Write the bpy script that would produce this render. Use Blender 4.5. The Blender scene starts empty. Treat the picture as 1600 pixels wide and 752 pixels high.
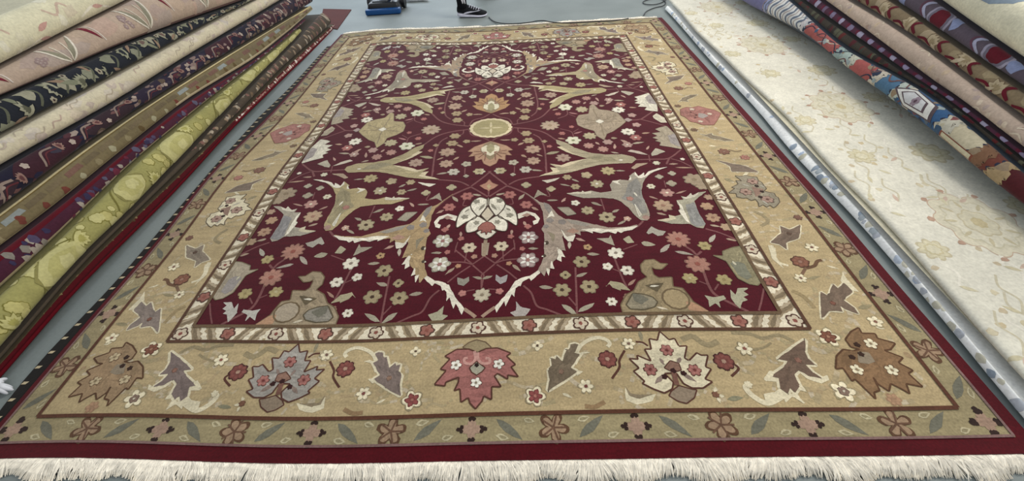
import bpy, bmesh, math, random
import numpy as np
from mathutils import Vector, Matrix
from mathutils.geometry import delaunay_2d_cdt
random.seed(4); rng = np.random.default_rng(4)
PI = math.pi
SC = bpy.context.scene
COL = SC.collection

# ------------------------------------------------------------------ camera, world, lights, exposure
F_PX = 660.0                              # focal length for the 1600 px wide frame
RUG_Z = 0.012                             # pile height of the main rug
CAM_H = 1.13438                           # camera above the pile
X_C = np.array([0.99841514, -0.04587103, -0.03260443])
Y_C = np.array([-0.00752385, -0.68294274, 0.73043317])
Z_C = np.array([-0.05577268, -0.72903022, -0.6822055])
R_WC = np.stack([X_C, Y_C, Z_C])
cam_d = bpy.data.cameras.new('camera'); cam = bpy.data.objects.new('camera', cam_d); COL.objects.link(cam)
cam_d.sensor_fit = 'HORIZONTAL'; cam_d.sensor_width = 36; cam_d.lens = 36 * F_PX / 1600; cam_d.clip_start = 0.02
_m = np.stack([R_WC @ [1, 0, 0], R_WC @ [0, -1, 0], R_WC @ [0, 0, -1]]).T
cam.matrix_world = Matrix.Translation((0, 0, CAM_H + RUG_Z)) @ Matrix([list(r) for r in _m]).to_4x4()
SC.camera = cam

world = bpy.data.worlds.new('daylight'); SC.world = world; world.use_nodes = True
bg = world.node_tree.nodes['Background']
bg.inputs[0].default_value = (0.91, 0.955, 1.0, 1); bg.inputs[1].default_value = 0.62

def area(name, loc, target, size, size_y, power, color):
    d = bpy.data.lights.new(name, 'AREA'); d.shape = 'RECTANGLE'; d.size = size; d.size_y = size_y
    d.energy = power; d.color = color
    o = bpy.data.objects.new(name, d); COL.objects.link(o); o.location = loc
    o.rotation_euler = (Vector(target) - Vector(loc)).to_track_quat('-Z', 'Y').to_euler(); return o
area('ceiling_light_panel', (3.6, 2.9, 3.2), (1.0, 2.7, 0.0), 0.35, 3.2, 185, (1.0, 0.95, 0.88))
area('window_light', (-2.2, 7.4, 2.3), (1.0, 2.8, 0.0), 3.6, 1.8, 120, (0.78, 0.89, 1.0))

vs = SC.view_settings
vs.view_transform = 'Standard'; vs.look = 'None'; vs.gamma = 1.0; vs.exposure = 0.0; vs.use_curve_mapping = False

# ------------------------------------------------------------------ photo pixel -> plane helpers
def ray(px):
    return R_WC @ np.array([(px[0] - 800) / F_PX, (px[1] - 376) / F_PX, 1.0])
def at(px, z=RUG_Z):                      # point of a pixel at world height z
    r = ray(px); k = (CAM_H + RUG_Z - z) / -r[2]
    return np.array([k * r[0], k * r[1]])
def on_lean(px, x0, skew, y0, z0, lean, side):   # pixel on the leaning face of a pile
    r = ray(px); t = math.tan(math.radians(lean)); hc = CAM_H + RUG_Z
    # side*((x - x0) - skew*(y - y0)) = (z - z0)*t
    num = (hc - z0) * t + side * (x0 - skew * y0)
    k = num / (side * (r[0] - skew * r[1]) - t * r[2])
    return np.array([k * r[0], k * r[1], hc + k * r[2]])

# ------------------------------------------------------------------ materials
def lin(h):
    h = h.lstrip('#'); c = [int(h[i:i + 2], 16) / 255 for i in (0, 2, 4)]
    return tuple(((x + 0.055) / 1.055) ** 2.4 if x > 0.04045 else x / 12.92 for x in c)
def new_mat(name):
    m = bpy.data.materials.new(name); m.use_nodes = True
    return m, m.node_tree.nodes, m.node_tree.links, m.node_tree.nodes['Principled BSDF']
def wool(name, fuzz=0.22, scale=160.0, sheen=0.25, abrash=0.10, stretch=(0.6, 5.0, 5.0), rows=0.0):
    m, N, L, b = new_mat(name)
    at_ = N.new('ShaderNodeAttribute'); at_.attribute_name = 'Col'
    tc = N.new('ShaderNodeTexCoord')
    n1 = N.new('ShaderNodeTexNoise'); n1.inputs['Scale'].default_value = scale; n1.inputs['Detail'].default_value = 3
    mp = N.new('ShaderNodeMapping'); mp.inputs['Scale'].default_value = stretch
    n2 = N.new('ShaderNodeTexNoise'); n2.inputs['Scale'].default_value = 1.6; n2.inputs['Detail'].default_value = 5
    n3 = N.new('ShaderNodeTexNoise'); n3.inputs['Scale'].default_value = 26; n3.inputs['Detail'].default_value = 3
    L.new(tc.outputs['Object'], n1.inputs['Vector']); L.new(tc.outputs['Object'], mp.inputs['Vector']); L.new(mp.outputs[0], n2.inputs['Vector'])
    L.new(tc.outputs['Object'], n3.inputs['Vector'])
    def rng_(n, lo, hi):
        r = N.new('ShaderNodeMapRange'); r.inputs[1].default_value = 0.25; r.inputs[2].default_value = 0.75
        r.inputs[3].default_value = lo; r.inputs[4].default_value = hi; L.new(n.outputs[0], r.inputs[0]); return r
    r1 = rng_(n1, 1 - fuzz, 1 + fuzz); r2 = rng_(n2, 1 - abrash, 1 + abrash); r3 = rng_(n3, 0.92, 1.08)
    mu = N.new('ShaderNodeMath'); mu.operation = 'MULTIPLY'; L.new(r1.outputs[0], mu.inputs[0]); L.new(r2.outputs[0], mu.inputs[1])
    mu2 = N.new('ShaderNodeMath'); mu2.operation = 'MULTIPLY'; L.new(mu.outputs[0], mu2.inputs[0]); L.new(r3.outputs[0], mu2.inputs[1])
    mp2 = N.new('ShaderNodeMapping'); mp2.inputs['Scale'].default_value = (7, 55, 7) if rows else (20, 20, 20)
    n4 = N.new('ShaderNodeTexNoise'); n4.inputs['Scale'].default_value = 1.0; n4.inputs['Detail'].default_value = 4
    L.new(tc.outputs['Object'], mp2.inputs['Vector']); L.new(mp2.outputs[0], n4.inputs['Vector']); r4 = rng_(n4, 1 - rows, 1 + rows)
    mu3 = N.new('ShaderNodeMath'); mu3.operation = 'MULTIPLY'; L.new(mu2.outputs[0], mu3.inputs[0]); L.new(r4.outputs[0], mu3.inputs[1])
    vm = N.new('ShaderNodeVectorMath'); vm.operation = 'SCALE'; L.new(at_.outputs['Color'], vm.inputs[0]); L.new(mu3.outputs[0], vm.inputs['Scale'])
    L.new(vm.outputs[0], b.inputs['Base Color'])
    b.inputs['Roughness'].default_value = 0.92; b.inputs['Specular IOR Level'].default_value = 0.12
    b.inputs['Sheen Weight'].default_value = sheen; b.inputs['Sheen Roughness'].default_value = 0.5
    bu = N.new('ShaderNodeBump'); bu.inputs['Strength'].default_value = 0.25; bu.inputs['Distance'].default_value = 0.002
    L.new(n1.outputs[0], bu.inputs['Height']); L.new(bu.outputs[0], b.inputs['Normal'])
    return m
def plain(name, hexc, rough=0.6, spec=0.4, noise=0.08, nscale=40):
    m, N, L, b = new_mat(name)
    n = N.new('ShaderNodeTexNoise'); n.inputs['Scale'].default_value = nscale; n.inputs['Detail'].default_value = 4
    tc = N.new('ShaderNodeTexCoord'); L.new(tc.outputs['Object'], n.inputs['Vector'])
    cr = N.new('ShaderNodeValToRGB'); c = lin(hexc)
    cr.color_ramp.elements[0].position = 0.3; cr.color_ramp.elements[1].position = 0.7
    cr.color_ramp.elements[0].color = (*[x * (1 - noise) for x in c], 1); cr.color_ramp.elements[1].color = (*[min(1, x * (1 + noise)) for x in c], 1)
    L.new(n.outputs[0], cr.inputs[0]); L.new(cr.outputs[0], b.inputs['Base Color'])
    b.inputs['Roughness'].default_value = rough; b.inputs['Specular IOR Level'].default_value = spec
    return m
M_RUG = wool('wool_pile_main_rug', abrash=0.12, sheen=0.10, rows=0.13)
M_SIDE = wool('wool_pile_folded_rugs', fuzz=0.13, scale=110, sheen=0.1, abrash=0.10, stretch=(3, 3, 3))
M_FRINGE = wool('cotton_fringe', fuzz=0.2, scale=60, sheen=0.1, abrash=0.08)

# ------------------------------------------------------------------ object helpers
def link(o, parent=None):
    COL.objects.link(o)
    if parent is not None: o.parent = parent
    return o
def mesh_obj(name, verts, faces, mat, parent=None, cols=None, smooth=False):
    me = bpy.data.meshes.new(name); me.from_pydata([tuple(v) for v in verts], [], faces)
    if cols is not None:
        ca = me.color_attributes.new('Col', 'FLOAT_COLOR', 'CORNER')
        arr = np.ones((len(me.loops), 4), dtype=np.float32); k = 0
        for f, c in zip(faces, cols):
            arr[k:k + len(f), :3] = c; k += len(f)
        ca.data.foreach_set('color', arr.ravel())
    me.materials.append(mat)
    if smooth: me.polygons.foreach_set('use_smooth', [True] * len(me.polygons))
    return link(bpy.data.objects.new(name, me), parent)
def tag(o, label=None, cat=None, group=None, kind=None):
    if label: o['label'] = label
    if cat: o['category'] = cat
    if group: o['group'] = group
    if kind: o['kind'] = kind
    return o
def empty(name, loc=(0, 0, 0), parent=None):
    o = bpy.data.objects.new(name, None); o.location = loc; o.empty_display_size = 0.1; return link(o, parent)
def bm_obj(name, bm, mat, parent=None, smooth=True):
    bmesh.ops.recalc_face_normals(bm, faces=bm.faces)
    me = bpy.data.meshes.new(name); bm.to_mesh(me); bm.free(); me.materials.append(mat)
    if smooth: me.polygons.foreach_set('use_smooth', [True] * len(me.polygons))
    return link(bpy.data.objects.new(name, me), parent)
def tube(bm, pts, radii, seg=8, cap=True):
    pts = [Vector(p) for p in pts]; n = len(pts)
    if not hasattr(radii, '__len__'): radii = [radii] * n
    rings = []; up = Vector((0, 0, 1))
    for i, p in enumerate(pts):
        t = (pts[min(i + 1, n - 1)] - pts[max(i - 1, 0)]).normalized()
        a = t.cross(up if abs(t.z) < 0.95 else Vector((1, 0, 0))).normalized(); b_ = a.cross(t)
        rings.append([bm.verts.new(p + radii[i] * (math.cos(2 * PI * k / seg) * a + math.sin(2 * PI * k / seg) * b_)) for k in range(seg)])
    for r0, r1 in zip(rings, rings[1:]):
        for k in range(seg): bm.faces.new((r0[k], r0[(k + 1) % seg], r1[(k + 1) % seg], r1[k]))
    if cap: bm.faces.new(rings[0]); bm.faces.new(rings[-1])
def box(bm, c, s, bev=0.0, taper=1.0):
    r = bmesh.ops.create_cube(bm, size=1.0); vs_ = r['verts']
    for v in vs_:
        k = taper if v.co.z > 0 else 1.0
        v.co = Vector((c[0] + v.co.x * s[0] * k, c[1] + v.co.y * s[1] * k, c[2] + v.co.z * s[2]))
    if bev:
        es = list({e for v in vs_ for e in v.link_edges}); bmesh.ops.bevel(bm, geom=es, offset=bev, segments=3, affect='EDGES', profile=0.6)
def catmull(pts, n=6):
    P = [np.array(p, float) for p in pts]; P = [2 * P[0] - P[1]] + P + [2 * P[-1] - P[-2]]; out = []
    for i in range(1, len(P) - 2):
        for k in range(n):
            t = k / n
            out.append(0.5 * (2 * P[i] + (P[i + 1] - P[i - 1]) * t + (2 * P[i - 1] - 5 * P[i] + 4 * P[i + 1] - P[i + 2]) * t * t + (3 * P[i] - P[i - 1] - 3 * P[i + 1] + P[i + 2]) * t ** 3))
    out.append(P[-2]); return out

# ------------------------------------------------------------------ floor
def floor_mat():
    m, N, L, b = new_mat('painted_concrete')
    tc = N.new('ShaderNodeTexCoord')
    n = N.new('ShaderNodeTexNoise'); n.inputs['Scale'].default_value = 2.2; n.inputs['Detail'].default_value = 7
    n2 = N.new('ShaderNodeTexNoise'); n2.inputs['Scale'].default_value = 90; n2.inputs['Detail'].default_value = 3
    L.new(tc.outputs['Object'], n.inputs['Vector']); L.new(tc.outputs['Object'], n2.inputs['Vector'])
    ad = N.new('ShaderNodeMath'); ad.operation = 'MULTIPLY_ADD'; ad.inputs[1].default_value = 0.3; L.new(n2.outputs[0], ad.inputs[0]); L.new(n.outputs[0], ad.inputs[2])
    cr = N.new('ShaderNodeValToRGB'); cr.color_ramp.elements[0].position = 0.4; cr.color_ramp.elements[1].position = 0.9
    cr.color_ramp.elements[0].color = (*lin('777f7d'), 1); cr.color_ramp.elements[1].color = (*lin('8e9593'), 1)
    L.new(ad.outputs[0], cr.inputs[0]); L.new(cr.outputs[0], b.inputs['Base Color'])
    b.inputs['Roughness'].default_value = 0.55; b.inputs['Specular IOR Level'].default_value = 0.3
    return m
tag(mesh_obj('floor', [(-6, -3, 0), (6, -3, 0), (6, 9, 0), (-6, 9, 0)], [(0, 1, 2, 3)], floor_mat()), kind='structure')

# ------------------------------------------------------------------ main rug: canonical frame (a across, b along) and its small real-life warp
RO = np.array([-0.16824934, 2.16241373]); EA = np.array([0.96981801, -0.01878907]); EB = np.array([0.0, 1.32433402])
AMAT = np.stack([EA, EB]).T; AINV = np.linalg.inv(AMAT)
SA, SB = 0.97, 1.3243                      # metres per unit
def aff(ab): return RO + AMAT @ np.asarray(ab, float)
CTRL = [  # canonical a, b of a feature and its two mirror pixels
 (1, -1, (303, 509), (1220, 490)), (1.06, -1.046, (262, 535), (1265, 514)), (1.309, -1.236, (65, 650), (1500, 642)), (.175, -.705, (692, 377), (825, 372)),
 (.17, -.802, (689, 415), (826, 407)), (.546, -.855, (526, 443), (980, 422)), (.52, -.784, (548, 412), (962, 395)), (.777, -.729, (459, 392), (1058, 373)),
 (.813, -.831, (422, 433), (1089, 411)), (.38, -.814, (600, 422), (908, 409)), (.392, -.908, (583, 464), (920, 448)), (.293, -.918, (624, 467), (878, 454)),
 (.672, -.628, (517, 355), (1006, 341)), (.629, .001, (597, 202), (937, 190)), (1, 1, (590, 69), (968, 60)), (1.193, .012, (455, 207), (1097, 181))]
CTR0 = [(0, 0, (767, 201)), (0, .209, (768, 161)), (0, -.209, (767, 237)), (0, -.994, (745, 497)), (0, -1.234, (741, 645)), (0, -1.044, (746, 524)), (0, .435, (768, 130)), (0, -.375, (765, 276))]
A_MAIN, A_GUARD, A_RED, A_REDL = 1.309, 1.395, 1.431, 1.413
B_MAIN, B_GUARD, B_RED, B_FAR = 1.238, 1.297, 1.327, 1.325
EDGE_A = [(-A_GUARD, [(-15, 682), (0, 667), (42, 622), (160, 479), (235, 400), (328, 273), (444, 160), (539, 49)]),
          (A_GUARD, [(1030, 28), (1056, 60), (1093, 99), (1132, 143), (1167, 187), (1219, 243), (1268, 308), (1299, 336), (1320, 363), (1343, 398), (1389, 454), (1441, 511), (1519, 605), (1533, 622), (1582, 679), (1600, 700)]),
          (A_RED, [(1036, 28), (1062.5, 60), (1106, 109), (1150, 160), (1190, 203), (1240, 258), (1275, 299), (1316, 340), (1354, 392), (1420, 462), (1523, 577), (1593, 663)]),
          (A_MAIN, [(1036, 60), (1114, 160), (1131, 175), (1150, 200), (1202, 270), (1220, 289), (1261, 337), (1304, 397), (1389, 499), (1497, 640)])]
EDGE_B = [(-B_GUARD, [(0, 691), (97, 691), (259, 696), (347, 699), (440, 701), (509, 703), (740, 694), (870, 695), (1000, 689), (1340, 688), (1496, 688), (1582, 680)]),
          (-B_RED, [(0, 713), (259, 717), (347, 721), (509, 724), (740, 719), (870, 720), (1000, 717), (1340, 711), (1496, 711), (1593, 703)]),
          (B_FAR, [(540, 50), (613, 47), (686, 45), (800, 41), (829, 38), (976, 30), (1030, 26)])]
wp, wd = [], []
for a, b, l, r in CTRL:
    for s, p in ((-1, l), (1, r)):
        q = aff((s * a, b)); wp.append(q); wd.append(at(p) - q)
for a, b, p in CTR0:
    q = aff((a, b)); wp.append(q); wd.append(at(p) - q)
for a, pl in EDGE_A:
    P = np.array([at(p) for p in pl]); P = P[np.argsort(P[:, 1])]
    for b in np.linspace(-1.25, 1.3, 14):
        q = aff((a, b)); wp.append(q); wd.append(np.array([np.interp(q[1], P[:, 1], P[:, 0]) - q[0], 0]))
for b, pl in EDGE_B:
    P = np.array([at(p) for p in pl])
    for a in np.linspace(-1.35, 1.35, 12):
        q = aff((a, b)); wp.append(q); wd.append(np.array([0, np.interp(q[0], P[:, 0], P[:, 1]) - q[1]]))
wp = np.array(wp); wd = np.array(wd); SIG = 0.32
_K = np.exp(-((wp[:, None] - wp[None]) ** 2).sum(-1) / (2 * SIG ** 2))
W_ = np.linalg.solve(_K + 0.25 * np.eye(len(wp)), wd)
def warp(p):
    p = np.atleast_2d(p)
    return p + np.exp(-((p[:, None] - wp[None]) ** 2).sum(-1) / (2 * SIG ** 2)) @ W_
def ab_of(px):                             # pixel -> canonical rug coordinates
    t = at(px); p = t.copy()
    for _ in range(4): p = p + (t - warp(p)[0])
    return AINV @ (p - RO)

# pattern polygons live in metres (u across, v along) ; layer = stacking order
class Pattern:
    def __init__(s): s.P = {}
    def add(s, part, pts, col, layer):
        s.P.setdefault(part, []).append((np.array(pts, float), col if isinstance(col, tuple) else lin(col), layer))
TILES = {'T1': (740, 380, 5.785), 'T2': (980, 380, 5.785), 'T3': (740, 260, 5.785), 'T4': (960, 260, 5.785), 'T5': (740, 140, 5.785), 'T6': (960, 140, 5.785),
         'M': (640, 290, 5.785), 'Bc': (660, 520, 5.785), 'B2': (900, 515, 5.785), 'B3': (1120, 510, 5.785), 'B4': (1260, 510, 5.785), 'R5': (1130, 380, 5.785),
         'R8': (1220, 220, 4.178), 'C3': (740, 260, 2.892), 'L4': (280, 270, 5.785)}
def uv(t, p):
    ox, oy, s = TILES[t]; ab = ab_of((ox + p[0] / s, oy + p[1] / s)); return np.array([ab[0] * SA, ab[1] * SB])
def uvr(t, p, r):
    return abs(uv(t, (p[0] + r, p[1]))[0] - uv(t, (p[0] - r, p[1]))[0]) / 2
PT = Pattern()
def four(part, pts, col, layer, sym='q'):
    """sym: q four-way, h left/right, v near/far, n none ; col may be (near right, near left, far right, far left)"""
    cs = col if isinstance(col, list) else [col] * 4
    fl = {'q': ((1, 1), (-1, 1), (1, -1), (-1, -1)), 'h': ((1, 1), (-1, 1)), 'v': ((1, 1), (1, -1)), 'n': ((1, 1),)}[sym]
    idx = {(1, 1): 0, (-1, 1): 1, (1, -1): 2, (-1, -1): 3}
    for f in fl: PT.add(part, pts * np.array(f), cs[idx[f]], layer)
def soften(P, q=.07):
    out = []; n = len(P)
    for i in range(n):
        a, b, c = P[i - 1], P[i], P[(i + 1) % n]; out += [b + (a - b) * q, b * (1 - q) + (a + c) * q / 2, b + (c - b) * q]
    return np.array(out)
def dens(pts, mx=0.06):
    out = []; n = len(pts)
    for i in range(n):
        a, b = pts[i], pts[(i + 1) % n]; k = max(1, int(np.linalg.norm(b - a) / mx)); out += [a + (b - a) * j / k for j in range(k)]
    return np.array(out)
def strip(pts, w, closed=False):           # ribbon polygons along a path
    pts = [np.array(p, float) for p in pts]; n = len(pts); L_, R_ = [], []
    for i in range(n):
        p0 = pts[(i - 1) % n] if closed or i else pts[0]; p1 = pts[(i + 1) % n] if closed or i < n - 1 else pts[-1]
        d = p1 - p0; d /= (np.linalg.norm(d) + 1e-9); nn = np.array([-d[1], d[0]])
        ww = w[i] if hasattr(w, '__len__') else w
        L_.append(pts[i] + nn * ww / 2); R_.append(pts[i] - nn * ww / 2)
    q = []
    for i in range(n if closed else n - 1):
        j = (i + 1) % n; q.append(np.array([L_[i], L_[j], R_[j], R_[i]]))
    return q
def inside(P, q):
    x, y = q; c = False; n = len(P)
    for i in range(n):
        a, b = P[i], P[i - 1]
        if (a[1] > y) != (b[1] > y) and x < (b[0] - a[0]) * (y - a[1]) / (b[1] - a[1] + 1e-12) + a[0]: c = not c
    return c
rv = np.random.default_rng(9)
def veins(part, P, col, layer, sym):
    ar = abs(0.5 * np.sum(P[:, 0] * np.roll(P[:, 1], -1) - np.roll(P[:, 0], -1) * P[:, 1]))
    if ar < .0035: return
    C = P.mean(0); w, v = np.linalg.eigh(np.cov((P - C).T)); ax = v[:, 1]; ext = math.sqrt(w[1]); lo, hi = P.min(0), P.max(0); done = 0
    cs = col if isinstance(col, list) else [col] * 4
    for _ in range(int(60 + ar * 4000)):
        if done > 6 + ar * 900: break
        q = lo + (hi - lo) * rv.random(2); th = rv.normal(0, .45); d = np.array([ax[0] * math.cos(th) - ax[1] * math.sin(th), ax[0] * math.sin(th) + ax[1] * math.cos(th)]) * min(.05, ext * .5) * (.5 + rv.random() * .5)
        if not all(inside(P, q + d * k) for k in (-1.05, -.5, 0, .5, 1.05)): continue
        f = (.84 if done % 2 else 1.14); done += 1
        four(part, leaf_uv(q - d, q + d, .006 + .008 * rv.random()), [tuple(min(1, x * f) for x in lin(c)) for c in cs], layer + 1, sym)
def poly(part, t, pts, col, layer=3, sym='q', line=None, lw=0.006, smooth=False):
    P = np.array([uv(t, p) for p in pts])
    P = np.array(catmull(list(P) + [P[0]], 4)[:-1]) if smooth else soften(P)
    four(part, P, col, layer, sym); veins(part, P, col, layer, sym)
    if line:
        for q in strip(P, lw * .6, True): four(part, q, line, layer + 1, sym)
def stroke(part, t, pts, col, w=0.008, layer=1, sym='q', sm=True):
    P = [uv(t, p) for p in pts]
    if sm and len(P) > 2: P = catmull(P, 4)
    for q in strip(P, w * (.8 if part == FI else 1)): four(part, q, col, layer, sym)
def leaf_uv(a, b, w):
    a, b = np.array(a), np.array(b); d = b - a; n = np.array([-d[1], d[0]]); n = n / (np.linalg.norm(n) + 1e-9) * w / 2
    return np.array([a, a + d * .2 + n * .75, a + d * .45 + n, a + d * .75 + n * .6, b, a + d * .75 - n * .6, a + d * .45 - n, a + d * .2 - n * .75])
def leaf(part, t, a, b, col='9c8f78', w=30, layer=2, sym='q'):
    four(part, leaf_uv(uv(t, a), uv(t, b), 2 * uvr(t, a, w / 2)), col, layer, sym)
def flower_pts(c, r, n=5, depth=.16, ph=0.3, k=8, sq=1.0):
    th = np.linspace(0, 2 * PI, n * k, endpoint=False)
    rr = r * (1 - 2 * depth + 2 * depth * np.abs(np.cos((n * th + ph) / 2)) ** .8)
    return np.stack([c[0] + rr * np.cos(th), c[1] + rr * np.sin(th) * sq], 1)
def ring_dark(col, f=.62):
    c = lin(col); return tuple(x * f for x in c)
def flower(part, t, c, r, n=5, col='b09a78', ctr='6b5038', line=None, layer=3, sym='q', spokes=None, depth=.16):
    C = uv(t, c); R = uvr(t, c, r)
    col_ = col if isinstance(col, list) else [col] * 4
    four(part, flower_pts(C, R * 1.06, n, depth), [ring_dark(x) for x in col_] if line is None else line, layer, sym)
    four(part, flower_pts(C, R * .93, n, depth), col, layer + 1, sym)
    if part == MB and R > .016 and not spokes:
        for k in range(n):
            th = (2 * PI * k - .3) / n; d = np.array([math.cos(th), math.sin(th)]) * R
            four(part, flower_pts(C + d * .60, R * (1.15 / n + .06), 3, .04), [tuple(min(1, x * 1.22) for x in lin(q)) for q in col_], layer + 2, sym)
    if spokes:
        for k in range(n):
            th = 2 * PI * k / n + .5
            d = np.array([math.cos(th), math.sin(th)]) * R
            four(part, leaf_uv(C + d * .15, C + d * .85, R * .3), spokes, layer + 2, sym)
    if ctr: four(part, flower_pts(C, R * .24, 5, .1), ctr, layer + 3, sym)

# ---- base bands of the rug (grid cells so that they follow the warp)
def band(part, a0, a1, b0, b1, col, layer, n=None):
    na = max(1, int((a1 - a0) / .08)); nb = max(1, int((b1 - b0) / .06))
    A = np.linspace(a0, a1, na + 1) * SA; B = np.linspace(b0, b1, nb + 1) * SB
    for i in range(na):
        for j in range(nb): PT.add(part, [(A[i], B[j]), (A[i + 1], B[j]), (A[i + 1], B[j + 1]), (A[i], B[j + 1])], col, layer)
def frame(part, ao, bo0, bo1, ai, bi0, bi1, col, layer, aoL=None):
    aoL = aoL or ao
    band(part, -aoL, -ai, bo0, bo1, col, layer); band(part, ai, ao, bo0, bo1, col, layer)
    band(part, -ai, ai, bo0, bi0, col, layer); band(part, -ai, ai, bi1, bo1, col, layer)
MAROON = '4a0e19'; TANB = 'ad9973'; GUARD = '928564'; REDE = '4e0812'; LINE = '5a3a26'
FI, IN, MB, GB, ED = 'field', 'inner_border', 'main_border', 'guard_border', 'edging'
band(FI, -1, 1, -1, 1, MAROON, 0)
frame(IN, 1.06, -1.046, 1.046, 1, -1, 1, 'd8ccb2', 0)
frame(MB, A_MAIN, -B_MAIN, B_MAIN, 1.06, -1.046, 1.046, TANB, 0)
frame(GB, A_GUARD, -B_GUARD, B_FAR, A_MAIN, -B_MAIN, B_MAIN, GUARD, 0)
def edge_line(part, a, b0, b1, col, w, layer=2):
    c = [(-a, b0), (a, b0), (a, b1), (-a, b1)]
    for i in range(4):
        p, q = np.array(c[i]), np.array(c[(i + 1) % 4]); pts = [(p + (q - p) * k / 24) * np.array([SA, SB]) for k in range(25)]
        for s in strip(pts, w): PT.add(part, s, col, layer)
edge_line(FI, 1.0, -1, 1, '6a5236', 0.012, 9)
edge_line(IN, 1.06, -1.046, 1.046, LINE, 0.011, 9)
edge_line(MB, A_MAIN, -B_MAIN, B_MAIN, '5c3420', 0.011, 9)
edge_line(GB, A_GUARD - .004, -B_GUARD + .002, B_FAR - .002, '80605a', 0.007, 9)
band(ED, A_GUARD, A_RED, -B_RED, B_FAR, REDE, 0); band(ED, -A_REDL, -A_GUARD, -B_RED, B_FAR, REDE, 0)
band(ED, -A_GUARD, A_GUARD, -B_RED, -B_GUARD, REDE, 0)

# ---- field motifs (traced for the near right quarter, woven four times)
V = '7a4644'; TN = ['a08c78', 'a98c5e', 'a98f66', 'a3896a']; GR = ['a0967f', 'a39072', 'a09074', '9f9078']
OL = 'a08e66'; WH = 'ddd3ba'; SAL = ['a87460', 'ad7863', 'a87c68', 'aa7c66']; CT = '4a3524'; LF = '9a8c74'; PK = 'a8655a'; TAN = 'b59c78'
for t, c, r, n, col, ctr in [
    ('T1', (250, 30), 65, 6, 'cab694', '5b4636'), ('T1', (190, 115), 30, 5, 'a87a62', None), ('T1', (320, 185), 28, 5, 'b0805a', None), ('T1', (440, 52), 28, 5, PK, None),
    ('T1', (975, 170), 75, 6, OL, CT), ('T1', (830, 290), 50, 4, OL, CT), ('T1', (800, 425), 80, 6, OL, CT), ('T1', (1045, 395), 82, 6, OL, CT),
    ('T1', (1285, 90), 74, 7, WH, '8a7a68'), ('T1', (1210, 212), 48, 5, WH, 'a89878'), ('T1', (1388, 248), 62, 6, WH, '7a6a58'), ('T1', (1248, 530), 50, 6, WH, '7a6a50'),
    ('T1', (235, 437), 38, 5, 'b57468', None), ('T1', (1030, 38), 40, 5, 'b08a5a', CT), ('T1', (1395, 490), 42, 6, 'a0705a', None),
    ('M', (905, 85), 58, 6, PK, '7a3a38'), ('M', (1055, 175), 56, 6, PK, '7a3a38'), ('M', (915, 462), 30, 5, PK, None), ('M', (1070, 372), 34, 4, PK, None),
    ('T3', (55, 48), 50, 6, 'c6bb9c', '8a8060'), ('T3', (245, 40), 50, 6, 'b3a276', '8a7a58'), ('T3', (470, 30), 55, 6, 'b8ad98', '807662'), ('T3', (355, 75), 26, 4, 'a59a80', None),
    ('T3', (475, 170), 45, 4, 'aa9a76', None), ('T3', (700, 205), 42, 4, 'b0a078', None), ('T3', (845, 100), 42, 6, 'a8926a', None), ('T3', (920, 185), 44, 6, 'a8926a', '8a7252'),
    ('T3', (1020, 80), 52, 5, 'ab9670', None), ('T3', (1215, 42), 66, 8, 'ac9868', '8a7a50'), ('T3', (1115, 160), 62, 7, 'ab9a74', WH), ('T3', (1030, 400), 60, 7, 'a8966f', '857552'),
    ('T3', (1205, 460), 76, 7, 'a89670', CT), ('T3', (920, 332), 40, 5, WH, 'b0a080'), ('T3', (1390, 475), 36, 5, 'c09a80', WH),
    ('T4', (520, 65), 38, 4, 'a59a80', None), ('T4', (405, 95), 38, 4, 'a59a80', None), ('T4', (330, 182), 40, 6, 'd0c4a4', '9a8a68'), ('T4', (515, 155), 48, 4, 'a3957a', None),
    ('T4', (475, 240), 65, 6, 'b08072', 'd8c8a8'), ('T4', (440, 355), 88, 8, 'b0906f', '9a7058'), ('T4', (835, 362), 60, 6, 'b08a66', None), ('T4', (890, 465), 68, 7, 'aa8464', '8a6048'),
    ('T4', (1010, 550), 56, 6, 'a88a68', None), ('T4', (850, 280), 44, 6, 'a8866a', None), ('T4', (575, 660), 108, 11, SAL, '95503f'), ('T4', (815, 720), 62, 6, 'a8955e', '8f7c4a'),
    ('T4', (720, 120), 100, 7, 'a08a6c', '8c7658'), ('T4', (790, 180), 60, 6, 'a08a6c', None),
    ('T2', (635, 190), 112, 9, SAL, '95503f'), ('T2', (565, 320), 68, 6, 'a8955e', 'b8a878'), ('T2', (875, 332), 70, 6, 'a8955e', '8f7c4a'),
    ('T5', (475, 398), 50, 6, 'a88e66', None), ('T5', (498, 462), 52, 6, 'a88e66', '8a7250'), ('T5', (370, 455), 34, 5, 'a88e66', None), ('T5', (535, 540), 74, 8, 'b08e72', '95745c'),
    ('T5', (540, 645), 64, 8, 'b08e72', '95745c'), ('T5', (360, 660), 46, 5, 'b3a78c', '857a64'), ('T5', (685, 515), 26, 5, PK, None), ('T5', (810, 618), 68, 8, 'a98a74', '8c6a58'),
    ('T5', (800, 398), 32, 6, PK, None), ('T5', (900, 460), 70, 6, 'd8d2b0', '8a8a60'), ('T5', (1050, 420), 62, 8, 'b0a078', None), ('T5', (1395, 382), 64, 8, WH, '8a806a'),
    ('T5', (1465, 435), 55, 6, PK, WH), ('T5', (1390, 500), 48, 6, 'b08a7c', WH), ('T5', (1212, 475), 48, 6, 'b08a7c', None), ('T5', (1040, 508), 50, 8, 'b08070', None),
    ('T5', (1170, 540), 50, 8, 'b08070', None), ('T5', (640, 470), 26, 4, 'a88e66', None),
    ('T6', (200, 320), 42, 5, 'b08a7c', None), ('T6', (380, 665), 34, 6, 'c8bfa0', None), ('T6', (615, 630), 22, 5, WH, None)]:
    flower(FI, t, c, r, n, col, ctr)
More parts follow.
